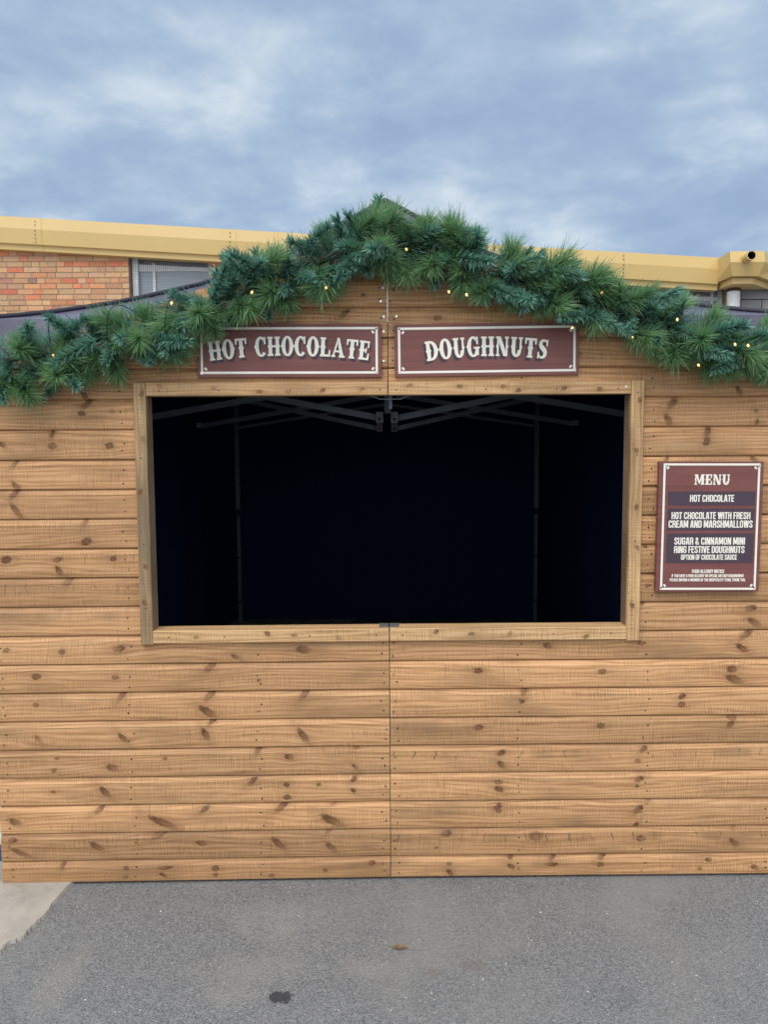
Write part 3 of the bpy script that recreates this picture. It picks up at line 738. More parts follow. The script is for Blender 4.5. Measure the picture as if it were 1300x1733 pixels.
def _blocks():
    h = BT / 2; L, Rr, lo, hi = h, .44 - h, h, 1 - h; c = .10; m_ = (L + Rr) / 2
    top = [(Rr, hi - c), (Rr - c * .8, hi), (L + c * .8, hi), (L, hi - c)]; bot = [(L, lo + c), (L + c * .8, lo), (Rr - c * .8, lo), (Rr, lo + c)]
    B = {}
    def d(ch, wd, *st): B[ch] = (wd, [(p if len(p[0]) == 2 else p) for p in st])
    d('A', .47, [(L, 0), (.19, 1)], [(.40, 0), (.28, 1)], [(.14, .27), (.33, .27)], [(.18, .93), (.29, .93)])
    d('B', .44, [(L, 0), (L, 1)], [(L, hi), (Rr - c, hi), (Rr, hi - c), (Rr, .62), (Rr - c, .52), (L, .52)], [(Rr - c, .52), (Rr, .42), (Rr, lo + c), (Rr - c, lo), (L, lo)])
    d('C', .44, [(Rr, .66)] + top + bot + [(Rr, .36)])
    d('D', .44, [(L, 0), (L, 1)], [(L, hi), (Rr - c, hi), (Rr, hi - c), (Rr, lo + c), (Rr - c, lo), (L, lo)])
    d('E', .36, [(L, 0), (L, 1)], [(L, hi), (.36, hi)], [(L, .52), (.33, .52)], [(L, lo), (.36, lo)])
    d('F', .35, [(L, 0), (L, 1)], [(L, hi), (.35, hi)], [(L, .50), (.32, .50)])
    d('G', .44, [(Rr, .68)] + top + bot + [(Rr, .48), (m_ - .01, .48)])
    d('H', .44, [(L, 0), (L, 1)], [(Rr, 0), (Rr, 1)], [(L, .52), (Rr, .52)])
    d('I', .15, [(L, 0), (L, 1)])
    d('K', .46, [(L, 0), (L, 1)], [(L + .02, .42), (.39, 1)], [(.18, .58), (.40, 0)])
    d('L', .35, [(L, 0), (L, 1)], [(L, lo), (.35, lo)])
    d('M', .60, [(L, 0), (L, 1)], [(.60 - h, 0), (.60 - h, 1)], [(.12, 1), (.30, .12)], [(.48, 1), (.30, .12)])
    d('N', .46, [(L, 0), (L, 1)], [(.46 - h, 0), (.46 - h, 1)], [(.10, 1), (.36, 0)])
    d('O', .44, top + bot + [(Rr, hi - c)])
    d('P', .43, [(L, 0), (L, 1)], [(L, hi), (Rr - c, hi), (Rr, hi - c), (Rr, .56), (Rr - c, .45), (L, .45)])
    d('Q', .44, top + bot + [(Rr, hi - c)], [(.26, .16), (.42, -.06)])
    d('R', .44, [(L, 0), (L, 1)], [(L, hi), (Rr - c, hi), (Rr, hi - c), (Rr, .60), (Rr - c, .50), (L, .50)], [(Rr - c, .50), (Rr, .40), (Rr, 0)])
    d('S', .43, [(Rr, .68), (Rr, hi - c), (Rr - c * .8, hi), (L + c * .8, hi), (L, hi - c), (L, .70), (L + .06, .59), (Rr - .06, .42), (Rr, .32), (Rr, lo + c), (Rr - c * .8, lo), (L + c * .8, lo), (L, lo + c), (L, .33)])
    d('T', .40, [(.20, 0), (.20, 1)], [(0, hi), (.40, hi)])
    d('U', .44, [(L, 1)] + bot + [(Rr, 1)])
    d('V', .46, [(h, 1), (.20, 0)], [(.46 - h, 1), (.26, 0)], [(.19, .06), (.27, .06)])
    d('W', .66, [(.06, 1), (.18, 0)], [(.30, 1), (.19, 0)], [(.36, 1), (.47, 0)], [(.60, 1), (.48, 0)])
    d('Y', .46, [(.06, 1), (.22, .45)], [(.40, 1), (.24, .45)], [(.23, 0), (.23, .5)])
    d('&', .50, [(.44, 0), (.14, .66), (.12, .84), (.20, .93), (.30, .86), (.29, .70), (.10, .42), (L, .24), (.14, .07), (.26, .08), (.42, .40)])
    d(',', .14, [(.08, .15), (.04, -.12)]); d('.', .15, [(h, 0), (h, .15)])
    return B
BLK = _blocks()
def stroke_poly(pts, wd):
    n = len(pts); A, B2 = [], []; closed = pts[0] == pts[-1]
    def nrm(a, b_): dx, dy = b_[0] - a[0], b_[1] - a[1]; l = math.hypot(dx, dy); return (-dy / l, dx / l)
    for i in range(n):
        if i == 0: n0 = nrm(pts[-2], pts[-1]) if closed else nrm(pts[0], pts[1])
        else: n0 = nrm(pts[i - 1], pts[i])
        if i == n - 1: n1 = nrm(pts[0], pts[1]) if closed else nrm(pts[-2], pts[-1])
        else: n1 = nrm(pts[i], pts[i + 1])
        mx, my = n0[0] + n1[0], n0[1] + n1[1]; q = mx * mx + my * my; k = min(2.0, 2 / max(q, .2)) * wd / 2
        A.append((pts[i][0] + mx * k, pts[i][1] + my * k)); B2.append((pts[i][0] - mx * k, pts[i][1] - my * k))
    return [[A[i], B2[i], B2[i + 1], A[i + 1]] for i in range(n - 1)]
def block_text(F_, text, cx, base, H_, width, h, name, mat, parent, bold=0):
    gap, sp_ = .055, .20; tot = sum((sp_ if ch == ' ' else BLK[ch][0] + gap) for ch in text) - gap; k = width / tot; x = 0; mb = MB()
    for ch in text:
        if ch == ' ': x += sp_; continue
        for si, st in enumerate(BLK[ch][1]):
            for poly in stroke_poly(st, BT): prism(mb, F_, [(cx - width / 2 + (x + a) * k, base + b_ * H_) for a, b_ in poly], 0, h + si * .00005)
        x += BLK[ch][0] + gap
    return mb.build(name, mat, parent)
def border(F_, x0, x1, y0, y1, wd, h):
    mb = MB()
    for k, (a, b_, c, d) in enumerate(((x0, x1, y0, y0 + wd), (x0, x1, y1 - wd, y1), (x0, x0 + wd, y0 + wd, y1 - wd), (x1 - wd, x1, y0 + wd, y1 - wd))):
        prism(mb, F_, [(a, c), (b_, c), (b_, d), (a, d)], 0, h)
    cs = wd * 1.25
    for sx in (0, 1):
        for sy in (0, 1):      # little scalloped corner ornament inside the border
            ox, oy = (x1 - wd - .0006 if sx else x0 + wd + .0006), (y1 - wd - .0006 if sy else y0 + wd + .0006); gx_, gy_ = (-1 if sx else 1), (-1 if sy else 1)
            pts = [(ox + gx_ * cs, oy + gy_ * cs)] + [(ox + gx_ * cs * (1 - 1.0 * math.cos(t * math.pi / 12)), oy + gy_ * cs * (1 - 1.0 * math.sin(t * math.pi / 12))) for t in range(1, 6)]
            prism(mb, F_, [(ox + gx_ * cs * 1.0, oy + gy_ * cs * .15), (ox + gx_ * cs * 1.45, oy + gy_ * cs * .75), (ox + gx_ * cs * .75, oy + gy_ * cs * 1.45), (ox + gx_ * cs * .15, oy + gy_ * cs), (ox + gx_ * cs * .62, oy + gy_ * cs * .62)], 0, h * .9)
    return mb
def sign_board(name, label, px4, d, th):
    """px4: four photo corners TL TR BR BL on the plane d; builds the board, returns (thing, Face, w, h)"""
    side = -1 if px4[0][0] < 658 else 1
    C4 = []
    for p in px4:
        _, s, z = on_panel(p[0], p[1], d + th, side); C4.append(PL(side, s, d + th, z))
    x = ((C4[1] - C4[0]) + (C4[2] - C4[3])); wd = x.length / 2; x.normalize()
    n = NRM[side]; y = n.cross(x).normalized(); hh = ((C4[0] - C4[3]).dot(y) + (C4[1] - C4[2]).dot(y)) / 2
    c = sum(C4, Vector()) / 4; o_ = c - x * wd / 2 - y * hh / 2
    t = thing(name, label, 'sign', o_ - n * th); F_ = Face(o_, x, y, n)
    mb = MB(); mb.box(o_ - n * th, x * wd, y * hh, n * th); mb.build('board', M['maroon'], t, bevel=.0008)
    return t, F_, wd, hh
def sscrew(t, F_, a, b_, mat='screw', r=.0052):
    mb = MB(); mb.disc(F_.p(a, b_, .0008), F_.n, r, 0, 12, .0018); mb.disc(F_.p(a, b_, .0028), F_.n, r * .35, 1, 6); mb.build('screw', [M[mat], M['nail']], t)
PPM = 1297 / 2.83
t, F_, wd, hh = sign_board('hot_chocolate_sign', 'maroon sign lettered HOT CHOCOLATE in cream, left of the seam', ((334.5, 548), (645.5, 547.5), (645.2, 638), (331.8, 639)), .0215, .012)
border(F_, .0125, wd - .0125, .0125, hh - .0125, .0085, .0008).build('border', M['cream'], t)
slab_word(F_, 'HOT CHOCOLATE', wd / 2 + .001, hh * .405, .069, .586, 2.3, .0006, (.0068, -.0105)).build('letter_shadow', M['shadow_print'], t)
slab_word(F_, 'HOT CHOCOLATE', wd / 2 + .001, hh * .405, .069, .586, 2.3, .0012).build('lettering', M['cream'], t)
for a, b_, q in ((.016, .016, 'screw'), (wd - .017, .017, 'screw'), (wd - .018, hh - .018, 'nail'), (.018, hh - .018, 'nail')): sscrew(t, F_, a, b_, q, .0055 if q == 'screw' else .0028)
t, F_, wd, hh = sign_board('doughnuts_sign', 'maroon sign lettered DOUGHNUTS in cream, right of the seam', ((667.8, 548.3), (981, 545), (979.8, 633.5), (668.3, 638.8)), .0215, .012)
border(F_, .0125, wd - .0125, .0125, hh - .0125, .0085, .0008).build('border', M['cream'], t)
slab_word(F_, 'DOUGHNUTS', wd / 2 + .002, hh * .375, .071, .447, 1.55, .0006, (-.0085, -.0105)).build('letter_shadow', M['shadow_print'], t)
slab_word(F_, 'DOUGHNUTS', wd / 2 + .002, hh * .375, .071, .447, 1.55, .0012).build('lettering', M['cream'], t)
for a, b_, q in ((.017, .017, 'screw'), (wd - .016, .017, 'screw'), (.018, hh - .018, 'nail'), (wd - .018, hh - .018, 'nail')): sscrew(t, F_, a, b_, q, .0055 if q == 'screw' else .0028)
t, F_, wd, hh = sign_board('menu_board', 'upright maroon MENU board with three dark panels of cream text', ((1115.2, 781), (1291.5, 781), (1287.3, 1000.9), (1112.5, 1000.9)), .026, .020)
t['category'] = 'menu board'
fx = lambda X: (X - 247.5) / (1240.5 - 247.5) * wd
fy = lambda Y: (1418 - Y) / (1418 - 175.) * hh
border(F_, fx(287), fx(1208), fy(1402), fy(193), .0078, .0008).build('border', M['cream'], t)
for (a, b_) in ((592, 459), (830, 621), (1143, 859)):
    mb = MB(); prism(mb, F_, [(fx(337), fy(a)), (fx(1169), fy(a)), (fx(1169), fy(b_)), (fx(337), fy(b_))], 0, .0006); mb.build('text_panel', M['plum'], t)
slab_word(F_, 'MENU', fx(758), fy(395), fy(297) - fy(395), fx(935) - fx(588), 0, .0010).build('heading', M['cream'], t)
for (tx, xa, xb, ya, yb, bo) in (('HOT CHOCOLATE', 547, 968, 491, 557, .045), ('HOT CHOCOLATE WITH FRESH', 376, 1130, 655, 722, .045), ('CREAM AND MARSHMALLOWS', 350, 1154, 735, 804, .045),
        ('SUGAR & CINNAMON MINI', 410, 1088, 898, 966, .045), ('RING FESTIVE DOUGHNUTS', 410, 1086, 980, 1047, .045), ('OPTION OF CHOCOLATE SAUCE', 478, 1016, 1062, 1112, .04),
        ('FOOD ALLERGY NOTICE', 590, 900, 1206, 1240, .03), ('IF YOU HAVE A FOOD ALLERGY OR SPECIAL DIETARY REQUIREMENT', 395, 1090, 1252, 1280, .02), ('PLEASE INFORM A MEMBER OF THE HOSPITALITY TEAM, THANK YOU.', 378, 1108, 1292, 1320, .02)):
    block_text(F_, tx, fx((xa + xb) / 2), fy(yb), fy(ya) - fy(yb), fx(xb) - fx(xa), .0013, 'text_line', M['cream'], t, bo)
for a, b_, q in ((fx(318), fy(215), 'screw'), (fx(1200), fy(215), 'screw'), (fx(298), fy(1380), 'nail'), (fx(1190), fy(1380), 'nail')): sscrew(t, F_, a, b_, q, .0055 if q == 'screw' else .0028)

# ------------------------------------------------------------------ pop-up gazebo behind the boards
gz_ = thing('pop_up_gazebo', 'pop-up gazebo with purple grey canopy and dark folding frame behind the boards', 'gazebo', (0, 2.3, 0))
XE, YF, YB = 1.53, .062, 4.62
ZE = at_y(60, 540, YF).z
hip_px = [(12, 538), (60, 533.5), (100, 529), (150, 521.5), (215, 511.5), (345, 482), (490, 431), (676, 345)]
A_, C_ = Vector((0.02, 1.55, 0)), Vector((-XE, YF, 0)); nh = (A_ - C_).cross(Vector((0, 0, 1)))
hip = []
for p in hip_px:
    r = ray(*p); tt = (C_ - CAM).dot(nh) / r.dot(nh); q = CAM + r * tt; hip.append((min(1, max(0, (q.xy - C_.xy).dot((A_ - C_).xy) / (A_ - C_).xy.length_squared)), q.z))
hip = [(0.0, ZE)] + [h for h in hip if h[0] > .02]
hip[-1] = (1.0, hip[-1][1] + (1 - hip[-1][0]) * .5)
def hz(tq):
    for (a, za), (b_, zb) in zip(hip[:-1], hip[1:]):
        if tq <= b_: return za + (zb - za) * (tq - a) / max(1e-6, b_ - a)
    return hip[-1][1]
NT_ = 16; mb = MB(); bind = MB(); ZR = hz(1)
def hp(sx, sy, q): return Vector((sx * XE * (1 - q) + .0, (YF + (1.55 - YF) * q) if sy < 0 else (YB - (YB - 3.1) * q), hz(q)))
for i in range(NT_):
    q0, q1 = i / NT_, (i + 1) / NT_
    for (s1, s2) in (((-1, -1), (1, -1)), ((1, -1), (1, 1)), ((1, 1), (-1, 1)), ((-1, 1), (-1, -1))):
        a0, a1, b0, b1 = hp(*s1, q0), hp(*s1, q1), hp(*s2, q0), hp(*s2, q1)
        K_ = 8
        for j in range(K_):
            f0, f1 = j / K_, (j + 1) / K_
            sg = lambda f, q: Vector((0, 0, -.05 * math.sin(math.pi * f) * math.sin(math.pi * q)))
            mb.face([a0.lerp(b0, f0) + sg(f0, q0), a0.lerp(b0, f1) + sg(f1, q0), a1.lerp(b1, f1) + sg(f1, q1), a1.lerp(b1, f0) + sg(f0, q1)])
mb.build('canopy', M['canopy'], gz_, smooth=True, merge=True)
for sx in (-1, 1):
    for sy in (-1, 1):
        bind = MB(); bind.tube([hp(sx, sy, i / NT_) + Vector((0, 0, .006)) for i in range(NT_ + 1)], .011, 6); bind.build('hip_binding', M['binding'], gz_, smooth=True)
mb = MB(); zv = ZE - .22
for k, (a, b_) in enumerate((((-XE, YF), (XE, YF)), ((XE, YF), (XE, YB)), ((XE, YB), (-XE, YB)), ((-XE, YB), (-XE, YF)))):
    n_ = 24
    for i in range(n_):
        q0, q1 = i / n_, (i + 1) / n_
        p0 = Vector((a[0] + (b_[0] - a[0]) * q0, a[1] + (b_[1] - a[1]) * q0, 0)); p1 = Vector((a[0] + (b_[0] - a[0]) * q1, a[1] + (b_[1] - a[1]) * q1, 0))
        wv = lambda q: (Vector((0, 1, 0)) if k % 2 == 0 else Vector((1, 0, 0))) * .006 * math.sin(q * 40)
        mb.face([p0 + wv(q0) + Vector((0, 0, zv)), p1 + wv(q1) + Vector((0, 0, zv)), p1 + Vector((0, 0, ZE)), p0 + Vector((0, 0, ZE))])
mb.build('valance', M['canopy'], gz_, smooth=True, merge=True)
def drape(a, b_, z0, z1, amp, inner):
    mb = MB(); n_ = 60; a, b_ = Vector(a), Vector(b_); nn = (b_ - a).cross(Vector((0, 0, 1))).normalized()
    f = lambda q: a.lerp(b_, q) + nn * amp * (math.sin(q * 37) + .5 * math.sin(q * 91 + 1))
    for i in range(n_):
        p0, p1 = f(i / n_), f((i + 1) / n_)
        mb.face([p0 + Vector((0, 0, z0)), p1 + Vector((0, 0, z0)), p1 + Vector((0, 0, z1)), p0 + Vector((0, 0, z1))])
        t_ = nn * .003
        mb.face([p1 + t_ + Vector((0, 0, z0)), p0 + t_ + Vector((0, 0, z0)), p0 + t_ + Vector((0, 0, z1)), p1 + t_ + Vector((0, 0, z1))])
    return mb
for a, b_ in (((-1.525, YB - .03), (1.525, YB - .03)), ((-1.505, YF + .06), (-1.505, YB - .012)), ((1.505, YB - .012), (1.505, YF + .06))):
    drape((*a, 0), (*b_, 0), -.004, ZE + .0, .006, True).build('side_wall', M['black_fabric'], gz_, smooth=True, merge=True)
# dark lining under the roof
mb = MB()
for i in range(NT_):
    q0, q1 = i / NT_, (i + 1) / NT_
    for (s1, s2) in (((-1, -1), (1, -1)), ((1, -1), (1, 1)), ((1, 1), (-1, 1)), ((-1, 1), (-1, -1))):
        dz = Vector((0, 0, -.075)); f = lambda s, q: Vector((hp(*s, q).x * .985, 2.3 + (hp(*s, q).y - 2.3) * .985, hp(*s, q).z)) + dz
        mb.face([f(s1, q0), f(s1, q1), f(s2, q1), f(s2, q0)])
mb.build('roof_lining', M['black_fabric'], gz_, merge=True)
# legs
LX = abs(at_y(402, 800, 4.45).x + at_y(908, 800, 4.45).x * -1) / 2; XC = (at_y(402, 800, 4.45).x + at_y(908, 800, 4.45).x) / 2
for sx in (-1, 1):
    for Y in (.13, 4.45):
        x = XC + sx * LX if Y > 1 else sx * 1.455
        lg = MB(); zc_ = at_y(402, 870, 4.45).z
        lg.box((x - .020, Y - .020, zc_ + .03), (.04, 0, 0), (0, .04, 0), (0, 0, ZE - zc_ - .03))
        lg.box((x - .016, Y - .016, .008), (.032, 0, 0), (0, .032, 0), (0, 0, zc_ + .03 - .008))
        lo = lg.build('leg', M['tube'], gz_)
        cb = MB()
        cb.box((x - .026, Y - .026, zc_ - .015), (.052, 0, 0), (0, .052, 0), (0, 0, .06)); cb.build('leg_collar', M['collar'], lo)
        for py in (944, 1020):
            cb = MB(); zz = at_y(402, py, 4.45).z; cb.box((x - .019, Y - .0175, zz), (.038, 0, 0), (0, .006, 0), (0, 0, .012)); cb.build('adjuster_pin', M['collar'], lo)
        cb = MB(); cb.box((x - .05, Y - .05, .001), (.10, 0, 0), (0, .10, 0), (0, 0, .007)); cb.build('foot_plate', M['tube'], lo)
        cb = MB(); cb.box((x - .03, Y - .03, ZE - .08), (.06, 0, 0), (0, .06, 0), (0, 0, .06)); cb.build('corner_bracket', M['bracket'], lo)
# cross trusses at three depths: each bar from photo sightings at that depth
def truss(Y, bars, wd, hh_):
    for (p, q) in bars:
        a, b_ = at_y(*p, Y), at_y(*q, Y + .002)
        for sg in (1, -1):
            A2, B2 = (a, b_) if sg == 1 else (Vector((2 * XC - a.x, a.y, a.z)), Vector((2 * XC - b_.x, b_.y, b_.z)))
            m2 = MB(); m2.bar(A2, B2, wd, hh_); m2.build('truss_bar', M['tube'], gz_)
truss(1.53, [((646, 708), (380, 659)), ], .016, .034)
truss(1.50, [((215, 713), (520, 659.5)), ], .016, .034)
truss(3.03, [((644, 726), (400, 675)), ], .016, .034)
truss(3.00, [((341, 721), (640, 669)), ], .016, .034)
truss(4.40, [((402, 724), (655, 684)), ], .014, .028)
truss(4.36, [((560, 690), (426, 668)), ], .014, .028)
for (Y, y0, y1, w_) in ((1.46, 697, 716, .05), (2.96, 716, 731, .055)):
    for sg in (-1, 1):
        a, b_ = at_y(655 + sg * 12.5, y0, Y), at_y(655 + sg * 12.5, y1, Y); m2 = MB()
        m2.box((a.x - w_ * .42, Y - .02, b_.z), (w_ * .84, 0, 0), (0, .05, 0), (0, 0, a.z - b_.z)); bo = m2.build('joint_bracket', M['bracket'], gz_, bevel=.004)
        m2 = MB(); m2.disc((a.x, Y - .0215, (a.z + b_.z) / 2 - .01), (0, -1, 0), .008, 0, 10, .002); m2.build('bolt', M['collar'], bo)
pa, pb = at_y(656, 650, 1.52), at_y(656, 700, 1.52); m2 = MB(); m2.box((pa.x - .018, 1.50, pb.z), (.036, 0, 0), (0, .036, 0), (0, 0, 3.0 - pb.z)); m2.build('centre_post', M['tube'], gz_)
pa, pb = at_y(661, 676, .22), at_y(661, 692, .22); m2 = MB(); m2.box((pa.x - .006, .21, pb.z), (.012, 0, 0), (0, .012, 0), (0, 0, pa.z - pb.z + .06)); m2.build('roof_tensioner', M['tube'], gz_)
c0 = [at_y(x, y, .10) for x, y in ((628, 670.5), (634, 671.5), (641, 675), (655, 675.8), (680, 675), (685, 672), (692, 671))]
m2 = MB(); m2.tube(c0, .0016, 6); m2.build('wire_hook', M['clip'], gz_, smooth=True)
for sg in (-1, 1):
    p = at_y(336.5, 719.5, 2.95); x = p.x if sg < 0 else 2 * XC - p.x
    m2 = MB(); m2.box((x - .022, 2.94, p.z - .02), (.044, 0, 0), (0, .03, 0), (0, 0, .04)); bo = m2.build('slider_bracket', M['bracket'], gz_, bevel=.004)
    m2 = MB(); m2.box((x + .004 * -sg - .003, 2.935, p.z - .016), (.006, 0, 0), (0, .004, 0), (0, 0, .030)); m2.build('clip', M['clip'], bo)

# ------------------------------------------------------------------ garland
PATH_PX = [(-45, 622), (60, 603), (150, 578), (250, 548), (330, 520), (420, 492), (500, 455), (580, 428), (656, 412), (730, 420), (800, 447), (880, 476), (960, 503), (1040, 525), (1120, 548), (1200, 575), (1270, 592), (1345, 606)]
def gp(px, py, d): sd_, s, z = on_panel(px, py, d); return PL(sd_, s, d, z)
PATH = [gp(x, y, .065) for x, y in PATH_PX]
def path_at(q):
    q = min(max(q, 0), .99999) * (len(PATH) - 1); i = int(q); f = q - i; return PATH[i].lerp(PATH[i + 1], f), (PATH[i + 1] - PATH[i]).normalized()
def needle(mb, base, d, ln, w_, c, bend=None, cup=None):
    s = d.cross(Vector((R.uniform(-1, 1), R.uniform(-1, 1), R.uniform(-1, 1)))).normalized() * w_ / 2
    mid = base + d * ln * .55 + (bend * ln * .06 if bend else Vector()); tip = base + d * ln + (bend * ln * .22 if bend else Vector())
    mb.face([base - s, base + s, mid + s, mid - s], 0, c=c); mb.face([mid - s, mid + s, tip + s * .35, tip - s * .35], 0, c=c)
def make_pine(ln, seed):
    """long soft needles all round a stalk, flaring to the tip (local +Z)"""
    R.seed(seed); mb = MB(); n_ = 360; cv = Vector((R.uniform(-.03, .03), R.uniform(-.03, .03), 0))
    for i in range(n_):
        q = .12 + .88 * (i / n_) ** .85; b_ = Vector((cv.x * q * q, cv.y * q * q, q * ln)); th = R.uniform(0, 6.283); open_ = R.uniform(.45, .98) * (1.12 - .55 * q ** 3)
        d = Vector((math.cos(th) * math.sin(open_), math.sin(th) * math.sin(open_), math.cos(open_)))
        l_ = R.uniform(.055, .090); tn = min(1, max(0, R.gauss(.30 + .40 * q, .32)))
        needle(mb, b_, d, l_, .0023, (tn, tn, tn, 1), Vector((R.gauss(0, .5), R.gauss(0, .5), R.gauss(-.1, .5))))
    mb.tube([Vector((cv.x * q * q, cv.y * q * q, q * ln)) for q in (0, .33, .66, 1.0)], [.0032, .003, .0026, .002], 5, 1)
    return mb
def make_fir(ln, seed):
    """short stiff flat needles, thick on all sides, like a tinsel brush"""
    R.seed(seed); mb = MB(); n_ = 290; cv = Vector((R.uniform(-.05, .05), R.uniform(-.05, .05), 0))
    for i in range(n_):
        q = i / n_; b_ = Vector((cv.x * q * q, cv.y * q * q, q * ln)); th = i * 2.39996 + R.uniform(-.4, .4); open_ = R.uniform(.7, 1.15) * (1 - .35 * q ** 4)
        d = Vector((math.cos(th) * math.sin(open_), math.sin(th) * math.sin(open_), math.cos(open_)))
        l_ = R.uniform(.029, .047) * (1 - .25 * q); tn = min(1, max(0, R.gauss(.45, .36)))
        needle(mb, b_, d, l_, .0042, (tn, tn, tn, 1), Vector((0, 0, R.uniform(-.2, .5))))
    mb.tube([Vector((cv.x * q * q, cv.y * q * q, q * ln)) for q in (0, .5, 1.0)], .0022, 5, 1)
    return mb
garland = thing('garland', 'thick green artificial pine garland swagged along the stall gable', 'garland', PATH[8])
PROTO = {'pine_sprig': [], 'fir_sprig': []}
for k in range(6):
    PROTO['pine_sprig'].append((.075 + .012 * k, make_pine(.075 + .012 * k, 100 + k)))
    PROTO['fir_sprig'].append((.085 + .016 * k, make_fir(.085 + .016 * k, 200 + k)))
R.seed(77)
MESH = {}
def sprig(kind, root, tip=None, direction=None, var=None):
    L = (tip - root).length if tip is not None else None
    if var is None:
        reach = (lambda l: l + (.070 if kind == 'pine_sprig' else .026))
        var = min(range(6), key=lambda k: abs(reach(PROTO[kind][k][0]) - L)) if L else R.randrange(6)
    d = (tip - root).normalized() if tip is not None else direction.normalized()
    if (kind, var) not in MESH:
        o = PROTO[kind][var][1].build(kind, [M['pine_needle' if kind == 'pine_sprig' else 'fir_needle'], M['twig']], None); MESH[(kind, var)] = o.data
    else:
        o = bpy.data.objects.new(kind, MESH[(kind, var)]); COL.objects.link(o)
    o.parent = garland; o.location = root - parent_loc(garland)
    q = d.to_track_quat('Z', 'Y'); o.rotation_mode = 'QUATERNION'
    from mathutils import Quaternion
    o.rotation_quaternion = q @ Quaternion((0, 0, 1), R.uniform(0, 6.28))
    s = R.uniform(.9, 1.12)
    if L:
        s = L / (PROTO[kind][var][0] + (.070 if kind == 'pine_sprig' else .026)); s = min(1.35, max(.75, s))
    o.scale = (s, s, s)
    return o
# sprigs sighted in the photograph: kind, root pixel, tip pixel, how far the tip stands proud
FIX = [('f', 632, 400, 623, 324, .08), ('p', 652, 408, 650, 332, .06), ('p', 632, 410, 636, 345, .05), ('f', 690, 415, 697, 368, .06), ('f', 612, 410, 604, 352, .07), ('p', 652, 428, 650, 414, .26), ('p', 724, 430, 728, 360, .10), ('f', 752, 440, 772, 368, .10), ('p', 794, 448, 806, 380, .10), ('p', 858, 462, 872, 392, .10),
    ('f', 840, 462, 905, 428, .06), ('p', 925, 490, 950, 436, .10), ('f', 955, 505, 990, 440, .10), ('f', 990, 505, 1030, 458, .07), ('p', 1024, 528, 1046, 470, .12), ('f', 1098, 548, 1104, 484, .10), ('f', 1120, 545, 1168, 492, .09),
    ('p', 1190, 565, 1232, 520, .12), ('f', 1245, 590, 1298, 545, .12), ('p', 1176, 580, 1176, 572, .27), ('p', 1255, 590, 1225, 545, .14), ('f', 1260, 610, 1300, 618, .12), ('f', 545, 430, 478, 400, .10), ('f', 588, 424, 556, 362, .10),
    ('p', 560, 432, 540, 372, .10), ('f', 602, 420, 600, 366, .08), ('f', 462, 480, 440, 412, .10), ('p', 425, 485, 405, 425, .08), ('f', 400, 490, 376, 420, .12), ('f', 395, 505, 350, 455, .12), ('p', 350, 540, 344, 530, .27), ('f', 350, 520, 282, 498, .12),
    ('p', 262, 560, 240, 505, .11), ('p', 215, 585, 190, 515, .10), ('f', 165, 580, 158, 524, .10), ('p', 118, 605, 100, 548, .12), ('p', 70, 610, 15, 560, .12), ('f', 60, 605, 60, 555, .08), ('p', 88, 632, 86, 624, .25), ('p', 45, 590, 45, 582, .22),
    ('p', 140, 600, 125, 655, .12), ('f', 60, 615, 22, 668, .10), ('f', 95, 625, 92, 672, .08), ('f', 145, 610, 152, 650, .12), ('p', 190, 590, 186, 655, .10), ('f', 225, 580, 250, 635, .12), ('f', 275, 560, 300, 615, .10), ('p', 318, 545, 322, 598, .10),
    ('f', 300, 560, 235, 600, .16), ('p', 240, 570, 225, 590, .25), ('f', 20, 610, -10, 640, .12), ('p', 375, 515, 368, 556, .12), ('f', 420, 505, 385, 545, .14), ('f', 440, 495, 445, 540, .14), ('p', 470, 485, 485, 538, .12), ('f', 520, 462, 545, 520, .10),
    ('f', 505, 470, 480, 510, .15), ('p', 560, 445, 575, 505, .10), ('f', 610, 430, 620, 478, .12), ('f', 590, 440, 640, 455, .16), ('p', 690, 425, 700, 492, .10), ('p', 665, 430, 672, 470, .08), ('p', 720, 430, 715, 480, .14), ('f', 750, 440, 742, 488, .12),
    ('p', 785, 455, 782, 510, .12), ('f', 810, 470, 812, 512, .14), ('f', 835, 475, 855, 520, .14), ('p', 860, 480, 872, 535, .10), ('f', 900, 490, 895, 535, .14), ('f', 930, 500, 900, 530, .16), ('p', 905, 490, 918, 545, .08), ('f', 960, 505, 935, 530, .16), ('p', 1000, 520, 1015, 575, .12),
    ('f', 985, 515, 980, 550, .10), ('f', 1050, 530, 1085, 560, .14), ('f', 1080, 545, 1115, 585, .12), ('p', 1120, 555, 1125, 620, .10), ('p', 1100, 550, 1060, 570, .08), ('p', 1200, 590, 1215, 645, .12), ('p', 1225, 600, 1245, 650, .10), ('p', 1160, 575, 1190, 620, .12), ('p', 1265, 605, 1285, 640, .08),
    ('f', 1120, 540, 1060, 505, .14), ('f', 690, 418, 702, 395, .12), ('f', 610, 425, 570, 400, .17), ('f', 760, 445, 740, 420, .17), ('f', 870, 475, 850, 455, .18), ('f', 645, 425, 600, 455, .16), ('f', 980, 500, 935, 470, .17), ('f', 1150, 560, 1130, 520, .17), ('f', 480, 470, 505, 430, .16), ('f', 320, 535, 337, 560, .17), ('f', 200, 580, 165, 605, .17)]
for (k, rx, ry, tx, ty, d) in FIX:
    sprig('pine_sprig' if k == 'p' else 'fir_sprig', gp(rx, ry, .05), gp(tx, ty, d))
UPX = [(-80, 560), (0, 545), (60, 548), (120, 540), (200, 518), (250, 505), (300, 490), (345, 502), (352, 458), (378, 425), (440, 412), (470, 422), (480, 398), (530, 378), (600, 365), (656, 350), (700, 368), (770, 375), (830, 402), (870, 398), (900, 428), (985, 445), (1030, 462), (1050, 474), (1095, 497), (1165, 494), (1200, 512), (1260, 528), (1400, 555)]
